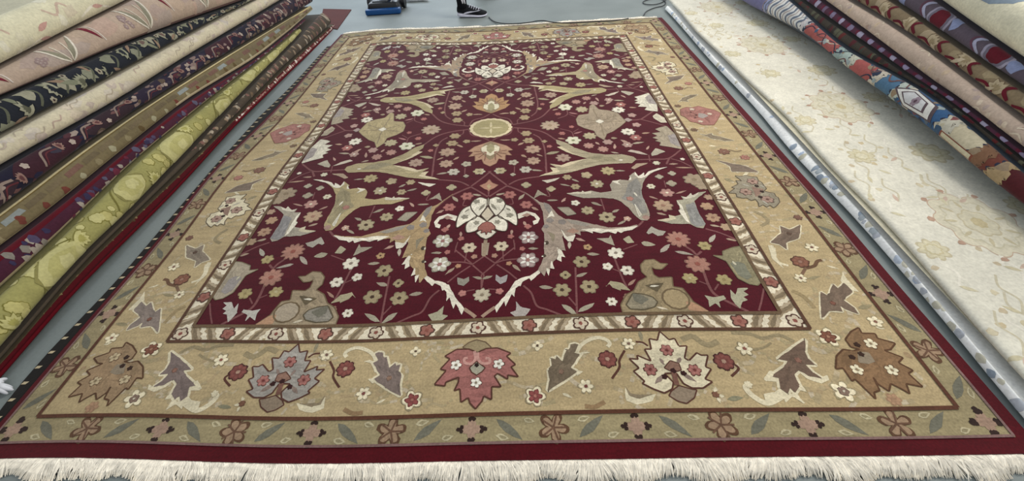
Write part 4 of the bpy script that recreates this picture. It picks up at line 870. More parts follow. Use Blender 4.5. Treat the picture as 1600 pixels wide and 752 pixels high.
def pat_navyred(L, Vv):
    o = []; r4 = random.Random(21)
    for k in range(14):
        a = L * k / 14; o += [(leaf_uv((a, Vv * .5), (a + .34, Vv * (.3 + .4 * r4.random())), .13), r4.choice(['3a2028', '2c2434', '45282e', '201c2a', '34262c']), 1)]
    for k in range(230): o += blob(rr.random() * L, Vv * rr.random(), .006 + .012 * rr.random(), rr.choice(['5a4c40', '7d6a64', '4c2c32', '8a7a70', '26243a', '6a4a48', '3a3440', '94857a']), 2, 8, .5, 1.5, .8)
    for k in range(22):
        u = L * (k + .4) / 22; v = Vv * (.35 + .3 * r4.random())
        o += path([(u, v - .035), (u + .035, v + .012), (u + .085, v + .01)], .008, '85746a', 3) + path([(u + .012, v - .035), (u + .045, v), (u + .09, v - .004)], .005, '5a2c30', 3)
        o += rosette(u - .05, Vv * (.25 + .5 * rr.random()), .013, 'a5968a', 5, '3a1c20', None, 3) + palm(u + .11, v, .022, r4.random() * 6, '8a6c62', '2a2028', '5c3a3a', 3)
    return o
def pat_creamroll(L, Vv):
    o = []
    for k in range(150): o += blob(rr.random() * L, Vv * rr.random(), .010 + .02 * rr.random(), rr.choice(['bfb49c', 'c8beac', 'b8aa9c', 'bab0a4', 'c9bca6']), 1, 8, .5, 1.3, .8)
    for k in range(60): u, v = rr.random() * L, Vv * rr.random(); o += path([(u, v), (u + .02, v + .02), (u + .05, v + .015), (u + .07, v + .03)], .005, rr.choice(['aca08c', 'b3a596', 'b09c8c']), 2)
    return o
def pat_black(L, Vv):
    o = []; r4 = random.Random(33)
    for k in range(30):
        u, v = L * (k + .5) / 30 + .03 * r4.random(), Vv * (.2 + .6 * r4.random())
        o += palm(u, v, .036, r4.random() * 6, r4.choice(['8a8a74', '96947e', '7d7a64']), '16181e', r4.choice(['5a5a4a', '23262c', '6a564e']), 2)
        o += blob(u + .06, Vv * r4.random(), .030, r4.choice(['7f806c', '655f4a', '94917c']), 1, 11, .5) + blob(u + .02, Vv * r4.random(), .018, '1c2026', 5, 8, .4)
        o += sprig(u, v, .09, r4.random() * 6, .02, '7a7c66', 2) + sprig(u + .08, Vv * r4.random(), .07, r4.random() * 6, .016, '8a7460', 2)
        o += path([(u - .1, Vv * .2), (u - .06, Vv * .55), (u - .08, Vv * .9)], .008, '5a5c4c', 1) + rosette(u - .04, Vv * r4.random(), .014, '9a9480', 5, None, '3a2a2a', 3)
    return o
def pat_pink(L, Vv):
    o = rect(0, L, 0, Vv * .06, '6a4a44', 1); r4 = random.Random(12)
    for k in range(40): o += blob(L * r4.random(), Vv * r4.random(), .03 + .03 * r4.random(), r4.choice(['b5a08c', 'a9968a', 'b39a8a', 'a8988c']), 1, 10, .4, 1.4, .8)
    for k in range(9):
        u = L * (k + .5) / 9; v = Vv * .45
        for sg in (-1, 1):
            o += [(leaf_uv((u + sg * .008, v - .055), (u + sg * .085, v + .06), .034), '9c9682', 2), (leaf_uv((u + sg * .008, v - .055), (u + sg * .075, v + .062), .016), '8a8672', 4)]
            o += path([(u + sg * .006, v - .058), (u + sg * .045, v - .02), (u + sg * .075, v + .035), (u + sg * .09, v + .075)], .009, 'd6cebd', 5) + path([(u + sg * .004, v - .05), (u + sg * .02, v), (u + sg * .03, v + .05)], .006, 'cfc6b2', 5)
        o += [(leaf_uv((u + .17, v + .10), (u + .215, v - .02), .022), '6e2230', 4)] + path([(u + .185, v + .1), (u + .22, v + .04), (u + .225, v - .03)], .006, 'd0c4b8', 5)
        for q in range(7): o += rosette(u - .14 + .05 * r4.random(), v + .06 * (r4.random() - .5), .013, '94807c', 6, None, 'a89890', 3)
    return o
def pat_creamtop(L, Vv):
    o = []; r4 = random.Random(14)
    for k in range(13):
        u, v = L * (k + .5) / 13, Vv * (.15 + .6 * r4.random())
        o += [(leaf_uv((u, v), (u + .07, v + .015), .02), 'bc9488', 2), (leaf_uv((u - .01, v - .03), (u + .06, v - .045), .018), 'bf998c', 2)]
        o += path([(u - .1, v - .05), (u, v - .03), (u + .12, v - .07)], .010, 'dcd6c2', 1) + path([(u + .1, v + .05), (u + .14, v + .02), (u + .2, v + .05), (u + .24, v)], .009, 'c2ab98', 1)
        for q in range(6): o += blob(u + .3 * r4.random(), Vv * r4.random(), .02, r4.choice(['cfc9ae', 'd8d3bc', 'cabfa6']), 1, 9, .4)
    return o
LEFT = [
 ('olive brown rug with a dark red edge, lowest of the left pile', pat_brown, '53472f', .12, 4.3),
 ('thin grey and tan rug squeezed directly under the yellow green rug', pat_greytan, '4c4236', .40, 4.25),  # base colour darkened to stand in for shade beneath the rug above
 ('yellow green rug with pale medallions, bulging low in the left pile', pat_green, '97925a', .40, 3.75),
 ('dark red rug with a purple and grey border, resting on the yellow green rug', pat_red, '44202f', .34, 3.95),
 ('beige brown rug with a thick cream selvage cord along its upper edge, on the left', pat_beige, '72664a', .22, 4.2),
 ('navy and burgundy rug with pink angular motifs, just under the slim cream roll', pat_navyred, '1e1c2c', .32, 4.3),
 ('slim cream and grey rug rolled like a tube, midway up the left pile', pat_creamroll, 'c9bfa4', .46, 4.3),
 ('black rug with grey green flowers, between the pink rug and the slim cream roll', pat_black, '22252c', .24, 4.3),
 ('salmon pink rug with white tulip curves, second from the top on the left', pat_pink, 'b09c8a', .36, 4.3),
 ('ivory rug with faint pink flowers, topmost of the left pile', pat_creamtop, 'd2ccae', .40, 4.3)]
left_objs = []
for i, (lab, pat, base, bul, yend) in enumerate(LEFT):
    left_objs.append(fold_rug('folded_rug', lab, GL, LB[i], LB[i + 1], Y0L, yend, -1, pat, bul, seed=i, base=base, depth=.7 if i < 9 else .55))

def selvage(ob, fn, y0, y1, r, col, off):
    bm = bmesh.new(); org = np.array(ob.location)
    tube(bm, [tuple(fn(y) + np.array(off) - org) for y in np.linspace(y0, y1, 40)], r, 8)
    bm_obj('selvage', bm, plain('selvage_' + col, col, .9, .1, .12, 90), ob)
selvage(left_objs[4][0], LB[5], Y0L, 4.2, .0065, 'c4b07c', (.012, 0, -.012))
selvage(left_objs[0][0], LB[0], Y0L, 4.28, .006, '560b15', (.007, 0, .0065))
# ---- right side: low white rug, cream rug on it, then the pile
YR0 = -0.35
def at3(px, z): p = at(px, z); return np.array([p[0], p[1], z])
A_lo = smooth_fn([at3(p, 0.002) for p in [(1034, 12), (1050, 28), (1077, 59), (1112, 101), (1144, 134), (1185, 178), (1219, 222), (1256, 265), (1292, 301), (1328, 337), (1378, 397), (1432, 456), (1491, 527), (1579, 641)]])
A_hi = smooth_fn([at3(p, .046) for p in [(1056, 20), (1090, 60), (1128, 99), (1183, 153), (1220, 187), (1256, 227), (1299, 277), (1364, 344), (1397, 383), (1432, 428), (1507, 512), (1593, 615)]])
GR_ = 'folded rugs piled along the right side'
def pat_whiteblue(L, Vv):
    o = rect(0, L, 0, Vv * .10, '39485c', 1)  # dark strip along the floor edge stands in for the contact shadow
    for k in range(60): o += blob(rr.random() * L, Vv * (.25 + .7 * rr.random()), .008 + .012 * rr.random(), rr.choice(['b4c2d4', 'c4cedb', 'cfcbb8', 'b8bcc2']), 1, 7)
    for k in range(14): o += blob(L * (.2 + .3 * rr.random()), Vv * (.3 + .6 * rr.random()), .014, rr.choice(['98a4b0', 'a8b0b4', 'c8c4b0']), 2, 8)
    return o
fold_rug('folded_rug', 'narrow white and blue folded rug on the floor along the red rug edge', GR_, A_lo, A_hi, YR0, 4.12, 1, pat_whiteblue, .26, depth=.5, seed=31, base='f8f8f4')
B_Z = .078
C_lo_pts = [(1165, 7), (1262, 56), (1322, 109), (1367, 139), (1416, 176), (1465, 214), (1523, 266), (1590, 319)]
_c = [at3(p, .125) for p in C_lo_pts]
PRX, PRY = _c[-1][0], _c[-1][1]; PRS = (_c[0][0] - _c[-1][0]) / (_c[0][1] - _c[-1][1])
def cream_flat():
    ys = np.linspace(YR0, 4.2, 40); G = []
    for y in ys:
        p = A_hi(y); w = .004 * math.sin(y * 3.1) + .003 * math.sin(y * 7)
        x0 = p[0] + .012 + w; x1 = PRX + PRS * (y - PRY) + .45
        row = [(x0 + .02, y, .058), (x0 + .004, y, .062), (x0, y, .067), (x0 + .006, y, .073), (x0 + .022, y, B_Z - .001)]
        for t in np.linspace(0.06, 1, 14): row.append((x0 + (x1 - x0) * t, y, B_Z + .003 * math.sin(y * 2.3 + t * 4) * t))
        G.append(row)
    return np.array(G)
def pat_cream(L, Vv):
    o = []; r3 = random.Random(5); n = 5
    for k in range(n):
        u = L * (k + .62) / n; v = Vv * .36
        for rad, c, ly in ((.178, 'bba48e', 1), (.173, 'cbc4ad', 2), (.135, 'c1baa0', 3), (.128, 'cdc7b2', 4), (.075, 'bfb598', 5), (.068, 'cac3aa', 6), (.03, 'bdb08c', 7)):
            o.append((flower_pts((u, v), rad, 9 if rad > .1 else 7, .10, sq=.8), c, ly))
        for s in range(9):
            th = 2 * PI * s / 9; o += blob(u + .19 * math.cos(th), v + .15 * math.sin(th), .012, 'ae907c', 3, 6) + sprig(u + .08 * math.cos(th), v + .065 * math.sin(th), .05, th, .014, 'bcb294', 5)
        for du, vv, rad in ((L / n / 2, .20, .05), (L / n / 2, .52, .07), (.08, .60, .05), (-.12, .10, .045)):
            o += rosette(u + du, Vv * vv, rad, 'c9c1a4', 8, 'bbb194', 'c2b68c', 1) + [(flower_pts((u + du, Vv * vv), rad * .65, 8, .12), 'beb492', 4), (flower_pts((u + du, Vv * vv), rad * .5, 8, .12), 'cbc4aa', 5)]
        for s in range(22):
            a, b = u + (r3.random() - .5) * L / n, Vv * (.05 + .66 * r3.random())
            o += path([(a, b), (a + .05, b + .03), (a + .10, b + .01), (a + .15, b + .035)], .007, r3.choice(['c0b8a0', 'dad5c6', 'bfb79e']), 1)
            o += sprig(a, b, .05, r3.random() * 6, .016, r3.choice(['bfb698', 'c2ac9a', 'c3bb9e'])) + blob(a + .08, b - .02, .012, r3.choice(['bfb090', 'c6bca0', 'b9ab90']), 1, 7)
    return o
def build_cream():
    G = cream_flat(); L = float(G[-1, 0, 1] - G[0, 0, 1]); Vv = arc_len(G)
    # grid parametrised evenly in v
    H = []
    for row in G:
        s = np.r_[0, np.cumsum(np.linalg.norm(np.diff(row, axis=0), axis=1))]; tt = np.linspace(0, s[-1], 60)
        H.append(np.stack([np.interp(tt, s, row[:, k]) for k in range(3)], 1))
    H = np.array(H); polys = [([(0, 0), (L, 0), (L, Vv), (0, Vv)], 'd2cebe', 0)] + pat_cream(L, Vv)
    org = np.array([float(G[:, 0, 0].mean()), 2.0, 0])
    polys = [([(L - p[0], p[1]) for p in P], c, l) for P, c, l in polys]
    o = drape('flat_rug', H[::-1], L, Vv, polys, M_SIDE, None, org, .0002); o.location = org
    tag(o, 'broad cream rug with faint beige flowers, lying flat beside the right pile', 'rug')
    v, f = [], []
    for r in (G[0], G[-1]):
        s = len(v); v += [p - org for p in r] + [r[-1] - org - (0, 0, B_Z - .058)]; f.append(tuple(range(s, len(v))))
    m_ = len(v); v += [G[0, 0] - org, G[0, -1] - org - (0, 0, .02), G[-1, -1] - org - (0, 0, .02), G[-1, 0] - org]; f.append((m_, m_ + 1, m_ + 2, m_ + 3))
    mesh_obj('underside', v, f, M_SIDE, o, [lin('bdb7a0')] * len(f))
build_cream()
def RL(pts, lean=33): return smooth_fn([on_lean(p, PRX, PRS, PRY, .125, lean, 1) for p in pts])
RB = [RL(C_lo_pts),
      RL([(1243, 5), (1281, 41), (1326, 79), (1412, 122), (1461, 150), (1544, 217), (1593, 262)]),
      RL([(1257, 2), (1320, 48), (1380, 88), (1440, 133), (1525, 195), (1593, 246)]),
      RL([(1285, 0), (1337, 38), (1386, 75), (1450, 124), (1525, 180), (1593, 231)]),
      RL([(1330, 0), (1394, 37), (1450, 75), (1525, 131), (1593, 184)]),
      RL([(1394, 0), (1450, 37), (1525, 90), (1593, 135)]),
      RL([(1466, 0), (1521, 41), (1593, 90)])]
_f6 = RB[6]
RB.append(lambda y: _f6(y) + np.array([.07, 0, .14]))
RB = ordered(RB, 1)
def pat_multi(L, Vv):
    o = []; r4 = random.Random(8)
    def U(px): return min(L, max(0.0, (at(px, .125)[1] - YR0) / (4.2 - YR0) * L))
    marks = [(1593, 320), (1548, 286), (1517, 262), (1474, 221), (1446, 199), (1404, 167), (1372, 143), (1330, 115), (1312, 101), (1268, 61), (1262, 56), (1200, 26), (1165, 7)]
    u = [U(p) for p in marks]
    def zone(a, b, c, edge=None):
        q = rect(a, b, 0, Vv, c, 1); n = 9
        if edge:
            pts = [(a + .03 * (r4.random() - .5) + (.02 if k % 2 else -.02), Vv * k / n) for k in range(n + 1)]
            q.extend(path(pts, .03, edge, 3)); q.extend(path([(x + .018, y) for x, y in pts], .010, '2e3040', 2))
        return q
    o += zone(0, u[1], '4a1c20') + zone(u[1], u[2], '6a3a30', 'a08a68') + zone(u[2], u[3], 'b8ae94', '7a5a44') + zone(u[3], u[5], '35567c', 'b5b0a0') + zone(u[5], u[6], '4a6a84', 'a8b0a8')
    o += zone(u[6], u[7], '96504c', 'b8b0a0') + zone(u[7], u[8], '9aa8a0', 'b0b0a0') + zone(u[8], u[9], '9a5450', '8fa09c') + zone(u[9], u[11], 'c6c6c2', 'b5b0b0') + zone(u[11], L, '6c6a8c', '8a90b0')
    o += [([(u[2] + .01, Vv * .1), (u[3], Vv * .1), (u[3], Vv * .32), (u[2] + .01, Vv * .34)], '7a4638', 4), ([(u[2] + .02, Vv * .13), (u[3] - .01, Vv * .13), (u[3] - .01, Vv * .29), (u[2] + .02, Vv * .31)], 'c0b89c', 5)]
    c = (u[4] + u[5]) / 2
    hexa = lambda s: [(c - .16 * s, Vv * (.5 - .24 * s)), (c + .02, Vv * (.5 - .36 * s)), (c + .13 * s, Vv * .5), (c + .03, Vv * (.5 + .34 * s)), (c - .12 * s, Vv * (.5 + .24 * s))]
    o += [(hexa(1.0), '54484c', 5), (hexa(.86), 'cdccc6', 6), (hexa(.62), '5a4c50', 7), (hexa(.52), 'c4c4c4', 8)] + rosette(c - .02, Vv * .5, .02, '8a7a84', 6, None, '54404a', 9)
    for k in range(7):
        uu = u[9] + (u[11] - u[9]) * (k + .4) / 7; o += path([(uu, 0), (uu + .045, Vv * .35), (uu + .01, Vv * .65), (uu + .05, Vv)], .014, '5f6878', 4) + path([(uu + .04, 0), (uu + .085, Vv * .35), (uu + .05, Vv * .65), (uu + .09, Vv)], .006, '9a8a84', 4)
    for k in range(48):
        uu = u[1] + (u[9] - u[1]) * r4.random(); o += blob(uu, Vv * r4.random(), .007 + .014 * r4.random(), r4.choice(['b0a890', '7a4848', '3a5068', '8f9a9a', '2c3448', '8a7862', 'b8b4a4', '54606c']), 3, 8, .5)
    for k in range(14):
        uu = u[1] + (u[9] - u[1]) * r4.random(); o += path([(uu, Vv * r4.random()), (uu + .05, Vv * r4.random()), (uu + .1, Vv * r4.random())], .007, r4.choice(['b5ae9c', '2c3040', '6a4a48', 'a0a8a8']), 4)
    return o
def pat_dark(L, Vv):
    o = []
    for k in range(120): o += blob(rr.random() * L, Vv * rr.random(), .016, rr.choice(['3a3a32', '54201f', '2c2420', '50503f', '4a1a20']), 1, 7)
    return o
def pat_purple(L, Vv):
    o = []
    for k in range(44):
        u = L * k / 44; o += blob(u, Vv * (.4 + .2 * rr.random()), .020, rr.choice(['8f86a0', '7a7088', '9a94a8', '6a5a70']), 1, 8) + blob(u + .03, Vv * .6, .012, '5c1c30', 2, 7)
    return o
def pat_tubepink(L, Vv):
    o = []
    for k in range(120): o += blob(rr.random() * L, Vv * rr.random(), .012, rr.choice(['b8a48c', 'a08a7c', 'c4b4a0', 'a5948c']), 1, 7)
    for k in range(50): o += path([(u := rr.random() * L, v := Vv * rr.random()), (u + .03, v + .015), (u + .06, v)], .006, 'c9bba6', 2)
    return o
def pat_floralred(L, Vv):
    o = []
    for k in range(22):
        u, v = L * (k + .5) / 22, Vv * (.3 + .4 * rr.random())
        o += palm(u, v, .05, rr.random() * 6, 'a5967a', '6a5844', '8d7d60', 2) + blob(u + .06, Vv * rr.random(), .03, rr.choice(['8f8064', '9a8a70']), 1)
        o += path([(u - .08, Vv * .2), (u - .04, Vv * .5), (u - .06, Vv * .9)], .016, '5c1220', 4) + path([(u, Vv * .1), (u + .05, Vv * .3), (u + .1, Vv * .15)], .012, '5c1220', 4) + sprig(u, v, .08, rr.random() * 6, .02, 'b5a68c', 5)
    return o
def pat_greymaroon(L, Vv):
    o = []
    for k in range(12):
        u, v = L * (k + .5) / 12, Vv * (.35 + .3 * (k % 2))
        o += [(flower_pts((u, v), .075, 10, .03), '8f8a9a', 2), (flower_pts((u, v), .062, 10, .03), '6a6472', 3), (flower_pts((u, v), .048, 8, .05), '5a1220', 4)]
        o += path([(u + .08, Vv * .1), (u + .13, Vv * .5), (u + .1, Vv * .9)], .016, '9a9ab0', 2) + path([(u + .1, Vv * .1), (u + .15, Vv * .5), (u + .12, Vv * .9)], .010, '5a3a48', 3)
        o += blob(u - .1, Vv * rr.random(), .03, rr.choice(['7f88a8', '5a1220', '4a4450']), 2)
    return o
def pat_creamblue(L, Vv):
    o = []
    for k in range(7):
        u = L * (k + .6) / 7
        o += blob(u, Vv * .8, .10, '7a8894', 1, 12, .25, 1.3, .7) + blob(u + .03, Vv * .85, .05, '6a5448', 2, 10, .3) + path([(u + .14, Vv * .3), (u + .2, Vv * .45), (u + .28, Vv * .4)], .012, 'b8a88c', 1)
        o += sprig(u + .2, Vv * .2, .1, .5, .02, 'c8b49c', 1)
    return o
RIGHT = [
 ('rug with teal, rose and white patches, lowest of the right pile on the cream rug', pat_multi, '5a6470', .40, 4.2),
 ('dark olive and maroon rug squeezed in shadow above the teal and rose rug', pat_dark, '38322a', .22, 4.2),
 ('thin purple and maroon dotted rug tucked right under the pale pink tube', pat_purple, '4a2838', .30, 4.2),
 ('pale pink beige rug rolled like a tube across the right pile', pat_tubepink, 'b3a090', .46, 4.2),
 ('beige leafy rug with maroon vines, directly above the pale pink tube', pat_floralred, '7c6c54', .40, 4.2),
 ('purple grey rug with round maroon medallions, second from the top on the right', pat_greymaroon, '544a54', .36, 4.2),
 ('ivory rug with a blue grey patch, topmost of the right pile', pat_creamblue, 'd2cdb4', .40, 4.2)]
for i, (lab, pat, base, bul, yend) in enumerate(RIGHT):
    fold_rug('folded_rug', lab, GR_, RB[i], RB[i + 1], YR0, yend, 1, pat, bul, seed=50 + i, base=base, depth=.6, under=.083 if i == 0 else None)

# ------------------------------------------------------------------ rug peeping out under the left edge of the main rug
def under_rug():
    root = empty('runner_rug', (-1.45, 2.0, 0)); O = np.array([-1.45, 2.0])
    tag(root, 'black edged rug with cream dashes peeping out from under the maroon rug on the left', 'rug')
    ys = np.linspace(.52, 3.70, 60); v, f, c = [], [], []
    px = [(-20, 668), (0, 640), (40, 590), (80, 545), (160, 462), (200, 418), (262, 345), (330, 265), (404, 183), (444, 145), (470, 118)]
    P = np.array([at(p, .006) for p in px]); P = P[np.argsort(P[:, 1])]
    inner = to_world(np.array([(-A_REDL * SA + .02, b * SB) for b in np.linspace(-1.33, 1.33, 60)]))
    rows = []
    for y in ys:
        xo = np.interp(y, P[:, 1], P[:, 0]); xi = np.interp(y, inner[:, 1], inner[:, 0]) + .1
        rows.append([(xo, .0008), (xo, .005), (xo + .004, .0075), (xi, .0075)])
    for r, y in zip(rows, ys): v += [(x - O[0], y - O[1], z) for x, z in r]
    for i in range(len(ys) - 1):
        for k in range(3): f.append((4 * i + k, 4 * i + k + 1, 4 * i + k + 5, 4 * i + k + 4)); c.append(lin('16120f'))
    f.append((0, 1, 2, 3)); c.append(lin('16120f')); f.append((4 * len(ys) - 4, 4 * len(ys) - 3, 4 * len(ys) - 2, 4 * len(ys) - 1)); c.append(lin('16120f'))
    mesh_obj('border', v, f, M_SIDE, root, c)
    v, f, c = [], [], []
    y = .56
    while y < 3.66:
        xo = np.interp(y, P[:, 1], P[:, 0]) - O[0]; yy = y - O[1]; b = len(v); s = .007 + .004 * (y / 3.7)
        v += [(xo + .006, yy - s * .6, .0082), (xo + .006 + s * 2.0, yy - s * .6, .0082), (xo + .006 + s * 2.6, yy + s * .6, .0082), (xo + .006 + s * .4, yy + s * .6, .0082)]; f.append((b, b + 1, b + 2, b + 3)); c.append(lin('b8a888'))
        y += .055
    tag(mesh_obj('dashes', v, f, M_SIDE, root, c), 'row of cream dashes', kind='stuff')
under_rug()
# small dark red mat at the far end of the left pile
def mat_far():
    q = [at(p, .004) for p in [(500, 40), (527, 46), (549, 15), (505, 14)]]; O = np.mean(q, axis=0)
    v = [(p[0] - O[0], p[1] - O[1], .006) for p in q] + [(p[0] - O[0], p[1] - O[1], .0006) for p in q]
    f = [(0, 1, 2, 3)] + [(i, (i + 1) % 4, (i + 1) % 4 + 4, i + 4) for i in range(4)]
    o = mesh_obj('floor_mat', v, f, M_SIDE, None, [lin('54201c')] * 5); o.location = (O[0], O[1], 0)
    tag(o, 'small dark reddish brown mat corner flat on the floor beyond the left pile', 'mat')
mat_far()

# ------------------------------------------------------------------ white fringe tassel lying left of the main rug
def tassel(bm, base, ends, r=.006):
    for e in ends:
        mid = (Vector(base) + Vector(e)) / 2 + Vector((0, 0, .012))
        tube(bm, catmull([base, mid, e], 4), [r, r * 1.1, r * 1.2, r * 1.2, r * 1.1, r * 1.0, r * .9, r * .7, r * .3], 6)
p0 = at((2, 602), .012); bm = bmesh.new(); bx = lambda px, z=.008: (*(at(px, z) - p0), z)
tassel(bm, bx((-2, 606), .02), [bx((8, 594)), bx((11, 592), .012), bx((20, 606)), bx((21, 610), .01), bx((12, 616)), bx((-8, 618)), bx((-12, 600), .016), bx((6, 598), .02)], .0075)
o = bm_obj('fringe_tassel', bm, plain('white_cotton', 'd9dade', .9, .1)); o.location = (p0[0], p0[1], 0)
tag(o, 'loose white fringe tassel on the floor at the left end of the maroon rug', 'tassel')

# ------------------------------------------------------------------ cords
M_CORD = plain('black_rubber', '24262a', .5, .4)
def cord(label, pts, r=.0045):
    P3 = [(*at(p, z), z) for p, z in pts]; O = np.array([P3[0][0], P3[0][1], 0]); bm = bmesh.new()
    tube(bm, [tuple(np.array(p) - O) for p in catmull(P3, 6)], r, 8); o = bm_obj('power_cord', bm, M_CORD); o.location = O
    tag(o, label, 'cord')
cord('black cord running from the sneaker onto the far fringe of the maroon rug', [((764, 27), .006), ((768, 31), .006), ((776, 35), .010), ((790, 37), .022), ((806, 37), .026), ((828, 35), .029), ((838, 33), .032), ((850, 32.5), .032), ((865, 35), .032), ((890, 36), .032), ((930, 34), .032), ((960, 32.5), .032), ((982, 29), .030)])
cord('thin black cord looped on the floor beyond the right far corner of the maroon rug', [((1006, 24), .010), ((1010, 18), .006), ((1022, 12.5), .006), ((1036, 9), .006), ((1040, 4), .006), ((1034, -1), .006), ((1020, -2), .006), ((1006, 2), .006), ((1007, 6), .006), ((1020, 7.5), .012), ((1034, 4), .006), ((1044, -4), .006)], .004)

# ------------------------------------------------------------------ vacuum cleaner beyond the far edge
def vacuum():
    c = at((599, 24), 0.0); W = .345
    root = empty('vacuum_cleaner', (c[0], c[1], 0)); tag(root, 'upright black vacuum cleaner with a blue front bumper, on the floor beyond the maroon rug', 'vacuum cleaner')
    blue = plain('blue_plastic', '0d4a86', .35, .5); blk = plain('black_plastic', '17191d', .35, .5); gry = plain('grey_plastic', '50545a', .4, .5)
    bm = bmesh.new(); box(bm, (0, .035, .028), (W, .07, .05), .014); bm_obj('bumper', bm, blue, root)
    bm = bmesh.new(); box(bm, (0, .15, .055), (W * .98, .22, .085), .028, .86); bm_obj('head', bm, blk, root)
    bm = bmesh.new(); box(bm, (-.03, .13, .102), (.15, .09, .012), .005); bm_obj('head_window', bm, gry, root)
    bm = bmesh.new(); box(bm, (.085, .10, .092), (.012, .06, .022), .004); bm_obj('height_dial', bm, plain('pale_plastic', '9a9ea0', .4, .5), root)
    for s in (-1, 1):
        bm = bmesh.new(); tube(bm, [(s * .155, .24, .06), (s * .185, .24, .06)], .06, 20); bm_obj('wheel', bm, blk, root, False)
    bm = bmesh.new(); tube(bm, catmull([(0, .22, .09), (0, .25, .25), (0, .29, .5), (0, .33, .75)], 4), [.07] * 3 + [.085] * 6 + [.08] * 3 + [.05], 18); bm_obj('body', bm, blue, root)
    bm = bmesh.new(); tube(bm, [(0, .225, .27), (0, .285, .52)], .092, 18); bm_obj('dust_bin', bm, gry, root)
    bm = bmesh.new(); tube(bm, catmull([(0, .33, .74), (0, .37, .95), (0, .38, 1.05), (0, .34, 1.12), (0, .28, 1.1)], 5), .016, 10); bm_obj('handle', bm, blk, root)
vacuum()

# ------------------------------------------------------------------ person with a black sneaker
def skin_mesh(name, verts, edges, radii, mat, parent, levels=2):
    me = bpy.data.meshes.new(name); me.from_pydata(verts, edges, []); o = link(bpy.data.objects.new(name, me), parent); me.materials.append(mat)
    md = o.modifiers.new('Skin', 'SKIN')
    for i, r in enumerate(radii): me.skin_vertices[0].data[i].radius = (r, r) if not hasattr(r, '__len__') else r
    me.skin_vertices[0].data[0].use_root = True
    s = o.modifiers.new('Sub', 'SUBSURF'); s.levels = levels; s.render_levels = levels; md.use_smooth_shade = True
    return o
def shoe(root, loc, rz):
    """sneaker pointing along +x of its own frame: sole, upper, collar, laces and the curved side mark"""
    blk = plain('black_knit', '1b1c20', .8, .2, .25, 220); wht = plain('white_foam', 'd4d4e2', .6, .3); 
    base = empty('sneaker', loc, root); base.rotation_euler = (0, 0, rz); root = base
    def put(o): return o
    prof = [  # x, half width, sole top, upper top
        (-.135, .020, .050, .075), (-.125, .031, .046, .105), (-.10, .036, .043, .118), (-.06, .037, .036, .112), (-.02, .036, .030, .100), (.02, .040, .027, .085), (.06, .045, .025, .070), (.095, .046, .024, .058), (.125, .040, .026, .048), (.145, .024, .029, .040)]
    def ring_mesh(name, rows, mat):
        bm = bmesh.new(); R = [[bm.verts.new(p) for p in r] for r in rows]
        for a, b in zip(R, R[1:]):
            for k in range(len(a)): bm.faces.new((a[k], a[(k + 1) % len(a)], b[(k + 1) % len(b)], b[k]))
        bm.faces.new(R[0]); bm.faces.new(R[-1]); o = bm_obj(name, bm, mat, root); s = o.modifiers.new('Sub', 'SUBSURF'); s.levels = 1; s.render_levels = 2; return put(o)
    sole, upper = [], []
    for x, w, st, ut in prof:
        zb = .002 + max(0, x - .09) * .22 + max(0, -x - .11) * .5
        sole.append([(x, -w * 1.08, zb), (x, w * 1.08, zb), (x, w * 1.12, (zb + st) / 2), (x, w * 1.04, st), (x, -w * 1.04, st), (x, -w * 1.12, (zb + st) / 2)])
        upper.append([(x, -w, st - .006), (x, w, st - .006), (x, w * .98, st * .5 + ut * .5), (x, w * .62, ut), (x, -w * .62, ut), (x, -w * .98, st * .5 + ut * .5)])
    ring_mesh('sole', sole, wht); ring_mesh('upper', upper, blk)
    bm = bmesh.new()
    for i in range(5):
        x = -.005 + i * .019; z = .099 - i * .0085
        tube(bm, catmull([(x - .006, -.030, z - .012), (x, -.012, z + .004), (x, .012, z + .004), (x - .006, .030, z - .012)], 3), .0026, 6)
    put(bm_obj('laces', bm, wht, root))
    # curved check mark on both sides
    for s in (-1, 1):
        top = [(-.098, .070), (-.070, .0615), (-.035, .058), (.0, .0575), (.030, .0535), (.058, .046), (.0735, .0365)]; bot = [(.0745, .0345), (.062, .0352), (.048, .0375), (.02, .0475), (-.01, .0530), (-.045, .0548), (-.075, .0590)]
        pts = [(-x, z) for x, z in top + bot]; bm = bmesh.new()
        def yy(x, z):
            w = np.interp(x, [q[0] for q in prof], [q[1] for q in prof]); return s * (w * 1.0 + .0035)
        vs1 = [bm.verts.new((x, yy(x, z), z)) for x, z in pts]; fc = bm.faces.new(vs1); bmesh.ops.triangulate(bm, faces=[fc])
        g = bmesh.ops.extrude_face_region(bm, geom=bm.faces[:]); bmesh.ops.translate(bm, verts=[e for e in g['geom'] if isinstance(e, bmesh.types.BMVert)], vec=(0, -s * .002, 0))
        put(bm_obj('side_mark', bm, wht, root, False))
